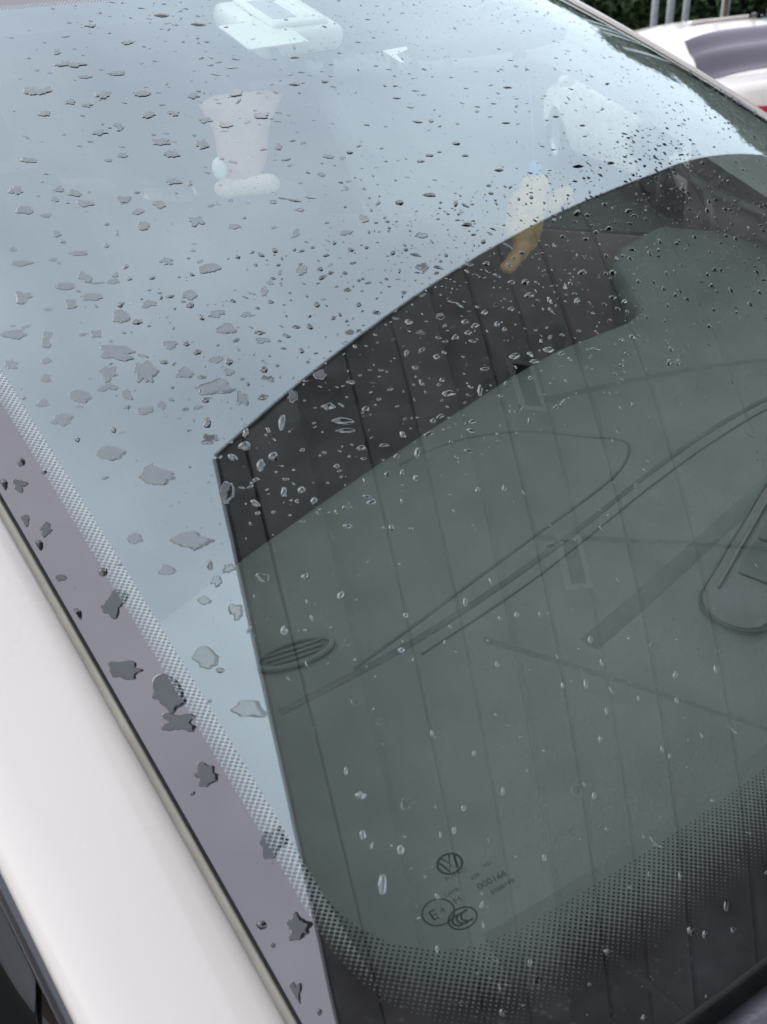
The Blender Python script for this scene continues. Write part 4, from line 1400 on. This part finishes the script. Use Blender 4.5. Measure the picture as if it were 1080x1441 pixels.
def carve(rows, cx):
    for r_ in rows:
        for p in r_:
            if p.z < .66 and abs(p.y) > .5 and (p.x - cx) ** 2 + (p.z - .32) ** 2 < .35 ** 2:
                p.z = .32 + math.sqrt(.35 ** 2 - (p.x - cx) ** 2)
carve(rows, .98); carve(rows, 3.68)
body = grid_mesh('body', rows, M['white'], sal, True)
mesh('rear_closing', rows[0], [tuple(range(len(rows[0])))], M['white'], sal)
mesh('front_closing', rows[-1], [tuple(range(len(rows[0])))[::-1]], M['white'], sal)
GH = [(.46, 1.05), (.60, 1.105), (.95, 1.26), (1.25, 1.37), (1.6, 1.42), (2.1, 1.44), (2.6, 1.41), (3.05, 1.24), (3.55, .97)]
def G(x, k):
    z = lerpt(GH, x)[0]
    s = 1 if k >= 0 else -1; k = abs(k)
    zb = .96
    wb = .80; wr = .80 - .20 * max(0, min(1, (z - zb) / .46))
    if k < .62:
        y = wr * .97 * k / .62; zz = z - .055 * (k / .62) ** 3
    elif k < .72:
        t = (k - .62) / .10; y = wr * (.97 + .04 * math.sin(t * 1.57)); zz = z - .055 - .035 * t
    else:
        t = (k - .72) / .28; y = wr * 1.01 + (wb - wr * 1.01) * t; zz = (z - .09) + (zb - z + .09) * t
    return Vector((x, s * y, zz))
def gpatch(name, f, nx, ny, mat, off, parent, x_of=None):
    rows = []
    for i in range(nx + 1):
        r = []
        for j in range(ny + 1):
            x, k = f(i / nx, j / ny)
            e = 2e-3
            n = (G(x + e, k) - G(x - e, k)).cross(G(x, k + e) - G(x, k - e))
            n = n.normalized() if n.length > 1e-9 else Vector((0, 0, 1))
            c = Vector((x, 0, .9))
            if n.dot(G(x, k) - c) < 0: n = -n
            r.append(G(x, k) + n * off)
        rows.append(r)
    return grid_mesh(name, rows, mat, parent, True)
gpatch('roof_and_pillars', lambda s, t: (.46 + 3.08 * s, -1 + 2 * t), 60, 60, M['white'], 0, sal)
gpatch('rear_window', lambda s, t: (.60 + .66 * s - .05 * (2 * t - 1) ** 2, (2 * t - 1) * (.585 - .02 * s)), 20, 24, M['rear_glass'], .006, sal)
gpatch('front_window', lambda s, t: (2.66 + .80 * s, (2 * t - 1) * .57), 14, 20, M['rear_glass'], .006, sal)
for sgn in (1, -1):
    def qw(s, t, sgn=sgn):
        x = .98 + .62 * s
        k0 = .76 + .17 * (1 - s) ** 2.2
        return x, sgn * (k0 + (.975 - k0) * t)
    gpatch('quarter_window', qw, 14, 8, M['rear_glass'], .006, sal)
    gpatch('rear_door_window', lambda s, t, sgn=sgn: (1.66 + .55 * s, sgn * (.76 + .215 * t)), 8, 6, M['rear_glass'], .006, sal)
    gpatch('front_door_window', lambda s, t, sgn=sgn: (2.26 + .75 * s, sgn * (.76 + .20 * s ** 3 + (.215 - .20 * s ** 3) * t)), 10, 6, M['rear_glass'], .006, sal)
    # tail lamp wrapped round the corner
    rows = []
    for i in range(13):
        a = i / 12
        yy = .44 + .40 * min(1, a * 1.25); xx = -.02 + .02 * a + (.30 * max(0, a - .72) / .28)
        w, z = lerpt(BODY, xx)
        rows.append([Vector((xx - .03 * (1 - a) - .012, sgn * min(yy, w + .012), z - .022 - .02 * a - (.155 - .05 * (1 - a)) * j / 5)) for j in range(6)])
    tlm = grid_mesh('tail_lamp', rows, M['red'], sal, True, thick=.03 * sgn)
    rows = [[p + Vector((-.004, sgn * .004, 0)) for p in r[2:4]] for r in rows[1:8]]
    grid_mesh('reversing_lens', rows, M['clear_lamp'], tlm, True)
    for x in (.98, 3.68):
        Mw = Matrix.Translation((x, sgn * .78, .32)) @ Matrix.Rotation(R(90), 4, 'X')
        w = lathe('wheel', [(.20, -.08), (.29, -.10), (.315, -.08), (.32, 0), (.315, .08), (.29, .10), (.20, .08)], M['tyre'], sal, 32, Mw)
        lathe('rim', [(0, -.05 * sgn), (.06, -.06 * sgn), (.18, -.05 * sgn), (.205, -.08 * sgn), (.205, .08 * sgn)], M['alloy'], w, 32, Mw)
    for x in (1.5, 2.45):
        tube('door_handle', [(x, sgn * .885, .86), (x + .03, sgn * .905, .865), (x + .16, sgn * .905, .865), (x + .19, sgn * .885, .86)], .011, M['white'], sal, 8)
    bm = bmesh.new()
    bmesh.ops.create_uvsphere(bm, u_segments=18, v_segments=12, radius=1, matrix=Matrix.Translation((2.98, sgn * .97, .98)) @ Matrix.Diagonal((.06, .10, .065, 1)))
    bm_mesh('door_mirror', bm, M['white'], sal, True)
box('roof_bar', 1.66, 1.74, -.28, .28, 1.428, 1.452, M['white'], sal, bev=.008)
box('roof_fin', 1.56, 1.64, -.30, -.283, 1.42, 1.465, M['black_gloss'], sal, bev=.004)
box('rear_bumper_trim', -.075, -.02, -.60, .60, .36, .46, M['black_gloss'], sal, bev=.015)
box('number_plate', -.075, -.05, -.22, .22, .70, .82, pbr('blank plate', (.06, .12, .35), .4), sal, bev=.004)

sal.rotation_euler[1] = .007
sal.scale = (.95, .95, .95)
# ------------------------------------------------------------------ things kept behind the glass
def cam_plane(x, y, X):                          # where the sight line through a pixel reaches a given fore-aft position
    d = (r_ * ((x - 540) / 1076.1) + u_ * ((720.5 - y) / 1076.1) + f_)
    return CAM + d * ((X - CAM.x) / d.x)
# toll transponder stuck to the inner face
def gframe(u, v, off):
    p = c2s(u * CA, v * GL, off); N = snorm(u, v); X_ = (surf(u + .01, v) - surf(u - .01, v)).normalized(); Y_ = N.cross(X_)
    m = Matrix((X_, Y_, N)).transposed().to_4x4(); m.translation = p
    return m
et = tag(empty('toll_transponder'), 'white box-shaped toll device stuck inside the top of the windscreen', 'toll device')
et.matrix_world = gframe(-.262, .922, -.003) @ Matrix.Scale(.88, 4)
bm = bmesh.new(); box_bm(bm, -.062, .062, -.040, .052, -.030, -.004, .010, seg=3)
bm_mesh('case', bm, M['device'], et, True)
bm = bmesh.new(); box_bm(bm, -.040, .045, -.026, .044, -.006, .0005, .005, seg=3)
bm_mesh('raised_lid', bm, M['device'], et, True)
box('display_window', -.030, .004, -.014, .030, .0004, .0012, M['device_grey'], et, bev=.0003)
for k in range(2): box('lid_rib', .014 + k * .012, .019 + k * .012, -.016, .034, .0003, .002, M['device'], et, bev=.0006)
cd_ = tag(empty('paper_card'), 'pale blank card lying under the left edge of the white toll device', 'card')
cd_.matrix_world = gframe(-.375, .886, -.006)
box('card_sheet', -.020, .050, -.020, .026, -.0012, 0, M['device'], cd_)
st_ = empty('sticker'); st_.matrix_world = gframe(-.175, .808, -.0012)
mesh('sticker_sheet', [(-.016, .006, 0), (.022, .0065, 0), (.018, .001, 0), (-.006, -.004, 0), (-.012, -.020, 0), (-.016, -.018, 0)], [(0, 5, 4, 3, 2, 1)], M['paper'], st_)
tag(st_, 'small torn white sticker corner inside the glass right of the toll device', 'sticker')

# pink quilted pouch hanging on a grey cord below the transponder
def blob(name, parts, mat, parent, vox=.0022):
    bm = bmesh.new()
    for c, r3, rotz in parts:
        mm = Matrix.Translation(c) @ rotz @ Matrix.Diagonal((*r3, 1))
        bmesh.ops.create_uvsphere(bm, u_segments=20, v_segments=14, radius=1, matrix=mm)
    o = bm_mesh(name, bm, mat, parent, True)
    md = o.modifiers.new('join', 'REMESH'); md.mode = 'VOXEL'; md.voxel_size = vox; md.use_smooth_shade = True
    s = o.modifiers.new('smooth', 'SMOOTH'); s.iterations = 6
    return o
hx = Vector((.76, .65, 0))                        # roughly across the view
Rv = Matrix.Rotation(math.atan2(.65, .76), 4, 'Z')
pt = cam_plane(338, 130, -.20); pb = cam_plane(343, 262, -.17)
po = tag(empty('hanging_pouch', pt), 'faded pink tapered pouch hanging behind the glass on the passenger side', 'hanging pouch')
V, F = [], []
N_ = 14
for i in range(N_ + 1):
    t = i / N_
    c = (pb - pt) * t
    w = (.040 * (1 - .62 * t)) * (1 if i else .6) * (1 + .08 * math.sin(t * 9 + 1)); th = .010 + .006 * math.sin(t * math.pi)
    for k in range(24):
        a = 2 * math.pi * k / 24
        q = 1 + .05 * math.sin(t * 26) 
        V.append(c + hx * (w * math.cos(a)) + Vector((-.65, .76, 0)) * (th * math.sin(a) * q))
for i in range(N_):
    for j in range(24): F.append((i * 24 + j, i * 24 + (j + 1) % 24, (i + 1) * 24 + (j + 1) % 24, (i + 1) * 24 + j))
F.append(tuple(range(24))[::-1])
mesh('pouch_body', V, F, M['pink'], po, True)
b0 = pb - pt
blob('pouch_foot', [(b0 + hx * q, (.0135, .011, .0095), Rv) for q in (-.016, -.003, .010, .023)], M['plush_pale'], po)
ct = cam_plane(385, 70, -.15) - pt; cm_ = cam_plane(412, 112, -.17) - pt
tube('cord', [ct, cm_, Vector((0.005, .01, .004))], .0038, M['cord'], po, 8)
blob('pouch_tag', [(cam_plane(309, 238, -.175) - pt, (.008, .004, .011), Rv)], M['paper'], po)

# small plush doll on a blue cord
dc = cam_plane(748, 292, -.06)
dl = tag(empty('plush_doll', dc), 'small orange-tan plush doll on a blue cord hanging in the middle of the windscreen', 'plush toy')
def dp(x, y, dx=0.0): return cam_plane(x, y, -.06 + dx) - dc
rt_ = lambda a: Rv @ Matrix.Rotation(R(a), 4, 'Y')
blob('plush_body', [(dp(752, 268), (.021, .018, .022), Rv), (dp(742, 292), (.026, .020, .026), Rv), (dp(738, 316), (.025, .02, .024), Rv),
     (dp(770, 290), (.022, .013, .012), rt_(-12)), (dp(786, 279), (.016, .012, .012), rt_(-20)), (dp(797, 272), (.009, .009, .010), Rv), (dp(799, 284), (.009, .009, .009), Rv),
     (dp(741, 334), (.018, .016, .020), rt_(18)), (dp(733, 352), (.012, .012, .018), rt_(25)), (dp(723, 366), (.010, .010, .013), rt_(25)), (dp(716, 375), (.011, .011, .009), Rv)], M['plush'], dl)
blob('cord_bead', [(dp(752, 240), (.010, .009, .013), Rv)], M['blue'], dl, .0012)
tube('cord', [dp(752, 236), dp(748, 150, -.02), dp(742, 85, -.04)], .0011, M['blue'], dl, 6)

# ------------------------------------------------------------------ raindrops
def drop_geom(d, origin):
    """pancake of water: outline on the glass, steep rim, nearly flat wavy top, flat underside"""
    n = len(d.poly)
    rmin = min(math.hypot(*d.A), math.hypot(*d.B))
    rr = random.Random(d.seed)
    if d.big:
        h = min(.00042, .075 * rmin)
        rings = [(1, 0), (.965, .42), (.90, .74), (.80, .92), (.6, 1.0), (.3, 1.03)]
    else:
        h = rmin * (.62 - .44 * sm(.45, .64, d.b / GL))
        rings = [(1, 0), (.92, .17), (.78, .42), (.60, .66), (.38, .87), (.16, .98)] if d.r > .0007 else [(1, 0), (.8, .6), (.4, .92)]
    V, F, mi = [], [], []
    lean = rr.uniform(-.75, -.15) if not d.big else rr.uniform(.55, .9)
    for s, q in rings:
        for x, y in d.poly:
            a, b = d.a + x * s, d.b + y * s
            hh = q * h * (1 - lean * (y * s) / (d.rm + 1e-6) * (1 if not d.big else .9))
            if d.big and s < .95: hh *= 1 + .10 * noise.noise(Vector((a * 260, b * 260, 1.7)))
            V.append(c2s(a, b, .00006 + hh) - origin)
    k0 = len(V); V.append(c2s(d.a, d.b, .00006 + h * (1.03 if d.big else 1.0)) - origin)
    L = len(rings)
    for i in range(L - 1):
        for j in range(n):
            F.append((i * n + j, i * n + (j + 1) % n, (i + 1) * n + (j + 1) % n, (i + 1) * n + j)); mi.append(0)
    for j in range(n): F.append(((L - 1) * n + j, (L - 1) * n + (j + 1) % n, k0)); mi.append(0)
    kb = len(V); V.append(c2s(d.a, d.b, .00006) - origin)
    for j in range(n): F.append(((j + 1) % n, j, kb)); mi.append(1)
    return V, F, mi
def flip_check(V, F, d):
    return F
def make_drop_mesh(name, V, F, mi):
    me = bpy.data.meshes.new(name)
    me.from_pydata([tuple(v) for v in V], [], F)
    me.materials.append(M['water']); me.materials.append(M['water_under'])
    me.polygons.foreach_set('material_index', mi)
    me.polygons.foreach_set('use_smooth', [m == 0 for m in mi])
    me.update()
    return me
def show_size(d):
    p = c2s(d.a, d.b); c = abs(snorm(d.a / CA, d.b / GL).dot((CAM - p).normalized()))
    return d.r ** 2 * c / (CAM - p).length_squared
def zone(d):
    u, v = d.a / CA, d.b / GL
    if d.a < -CA + .027: return 0
    if v < .09: return 5
    # beyond or before the mirrored canopy corner (its lower end lies near u=-.86, v=.41)
    if u < -.85 + (.41 - v) * -.4 and v < .62: return 1
    if v > .46 + (u + .57) * .12: return 2 if u < -.52 else 3
    if v > .345: return 4
    return 5
ZN = ['on the border strip', 'on the pale strip', 'on the pale left glass', 'on the pale far glass', 'on the dark band', 'on the grey-green glass']
ZG = ['raindrops on the border strip', 'raindrops on the narrow pale strip', 'raindrops on the pale left glass', 'raindrops on the pale far glass', 'raindrops on the dark band', 'raindrops over the dashboard']
LANDMARKS = {
    'the white toll device': (-0.190, 0.793),
    'the pink pouch': (-0.388, 0.646),
    'the torn sticker': (-0.136, 0.722),
    'the plush doll': (-0.227, 0.475),
    'the mirrored dark corner': (-0.568, 0.364),
    'the round printed marks': (-0.592, 0.097),
    'the oval side vent': (-0.591, 0.240),
    'the ribbed centre panel': (-0.373, 0.160),
    'the upper mirrored lamp': (-0.383, 0.338),
    'the lower mirrored lamp': (-0.450, 0.221),
    'the dashboard seam bend': (-0.366, 0.263),
    'the dotted side band': (-0.634, 0.281),
    'the upper left corner': (-0.464, 0.814),
    'the far pillar': (0.361, 0.552),
    'the left picture edge': (-0.601, 0.527),
    'the middle canopy edge': (-0.376, 0.442),
    'the lower dotted corner': (-0.635, 0.138),
    'the cowl': (-0.526, 0.014),
    'the far dashboard hood': (-0.159, 0.365),
    'the two-lobed water patch': (-0.572, 0.434),
}
ORD = ['largest', 'second largest', 'third largest', 'fourth largest', 'fifth largest', 'sixth largest', 'seventh largest', 'eighth largest', 'ninth largest', 'tenth largest',
       'eleventh largest', 'twelfth largest', 'thirteenth largest', 'fourteenth largest', 'fifteenth largest', 'sixteenth largest']
SPECIAL = {}
def special(px_a, px_b, label): SPECIAL[min(range(len(LISTED)), key=lambda i: math.hypot(LISTED[i][0] - px_a, LISTED[i][1] - px_b))] = label
special(-0.6419, 0.2431, 'largest dark round water patch on the border strip, low beside the near pillar')
special(-0.6424, 0.2999, 'dark water patch ending in a drip, on the border strip beside the near pillar')
special(-0.5675, 0.4431, 'large ragged two-lobed water patch in the left of the windscreen')
special(-0.5740, 0.4630, 'long ragged water patch just left of the large two-lobed one')
special(-0.5414, 0.4155, 'wide ragged water patch left of the mirrored canopy corner, below the dark edge')
special(-0.5956, 0.3686, 'wide water patch with a bright lower edge, lowest of those left of the mirrored corner')
special(-0.6079, 0.3922, 'flat wide water patch left of the one with a bright lower edge')
special(-0.6523, 0.2625, 'long pointed water patch on the border strip above the largest round one')
special(-0.6463, 0.1963, 'ragged dark water patch on the border strip below the largest round one')
special(-0.6378, 0.1536, 'dark dripping water patch at the lower end of the dotted side band')
special(-0.6444, 0.2260, 'ragged flat water patch touching the bottom of the largest round one')
special(-0.2839, 0.6999, 'dark-topped lens of water below the toll device cord')
order = sorted(range(len(drops)), key=lambda i: -show_size(drops[i]))
solo = set(order[:300]) | set(SPECIAL)
solo = set(list(SPECIAL) + [i for i in order if i not in SPECIAL][:300 - len(SPECIAL)])
RV, RF, RM = [], [], []
spots_ = {}
for i in sorted(solo, key=lambda i: -show_size(drops[i])):
    d = drops[i]
    spots_.setdefault((zone(d), min(LANDMARKS, key=lambda k: math.hypot(LANDMARKS[k][0] - d.a, LANDMARKS[k][1] - d.b))), []).append(i)
NAMED = {}
for (z, k), ids in spots_.items():
    for q, i in enumerate(ids):
        NAMED[i] = '%s raindrop %s near %s' % (ORD[q], ZN[z], k) if q < len(ORD) else 'one of the smaller raindrops %s near %s' % (ZN[z], k)
zero = Vector((0, 0, 0))
for i, d in enumerate(drops):
    if i in solo:
        o_ = c2s(d.a, d.b)
        V, F, mi = drop_geom(d, o_)
        o = link('raindrop', make_drop_mesh('raindrop', V, F, mi), None, None, o_)
        if i in SPECIAL: tag(o, SPECIAL[i], 'raindrop', 'raindrops on the windscreen')
        else:
            z = zone(d); tag(o, NAMED[i], 'raindrop', ZG[z])
    else:
        V, F, mi = drop_geom(d, zero)
        k = len(RV); RV += V; RF += [tuple(q + k for q in f) for f in F]; RM += mi
o = link('fine_raindrops', make_drop_mesh('fine_raindrops', RV, RF, RM))
tag(o, 'fine scattered rain droplets between the larger drops all over the windscreen', 'raindrops', kind='stuff')
print('DROPS', len(drops), 'solo', len(solo), 'rest faces', len(RF))
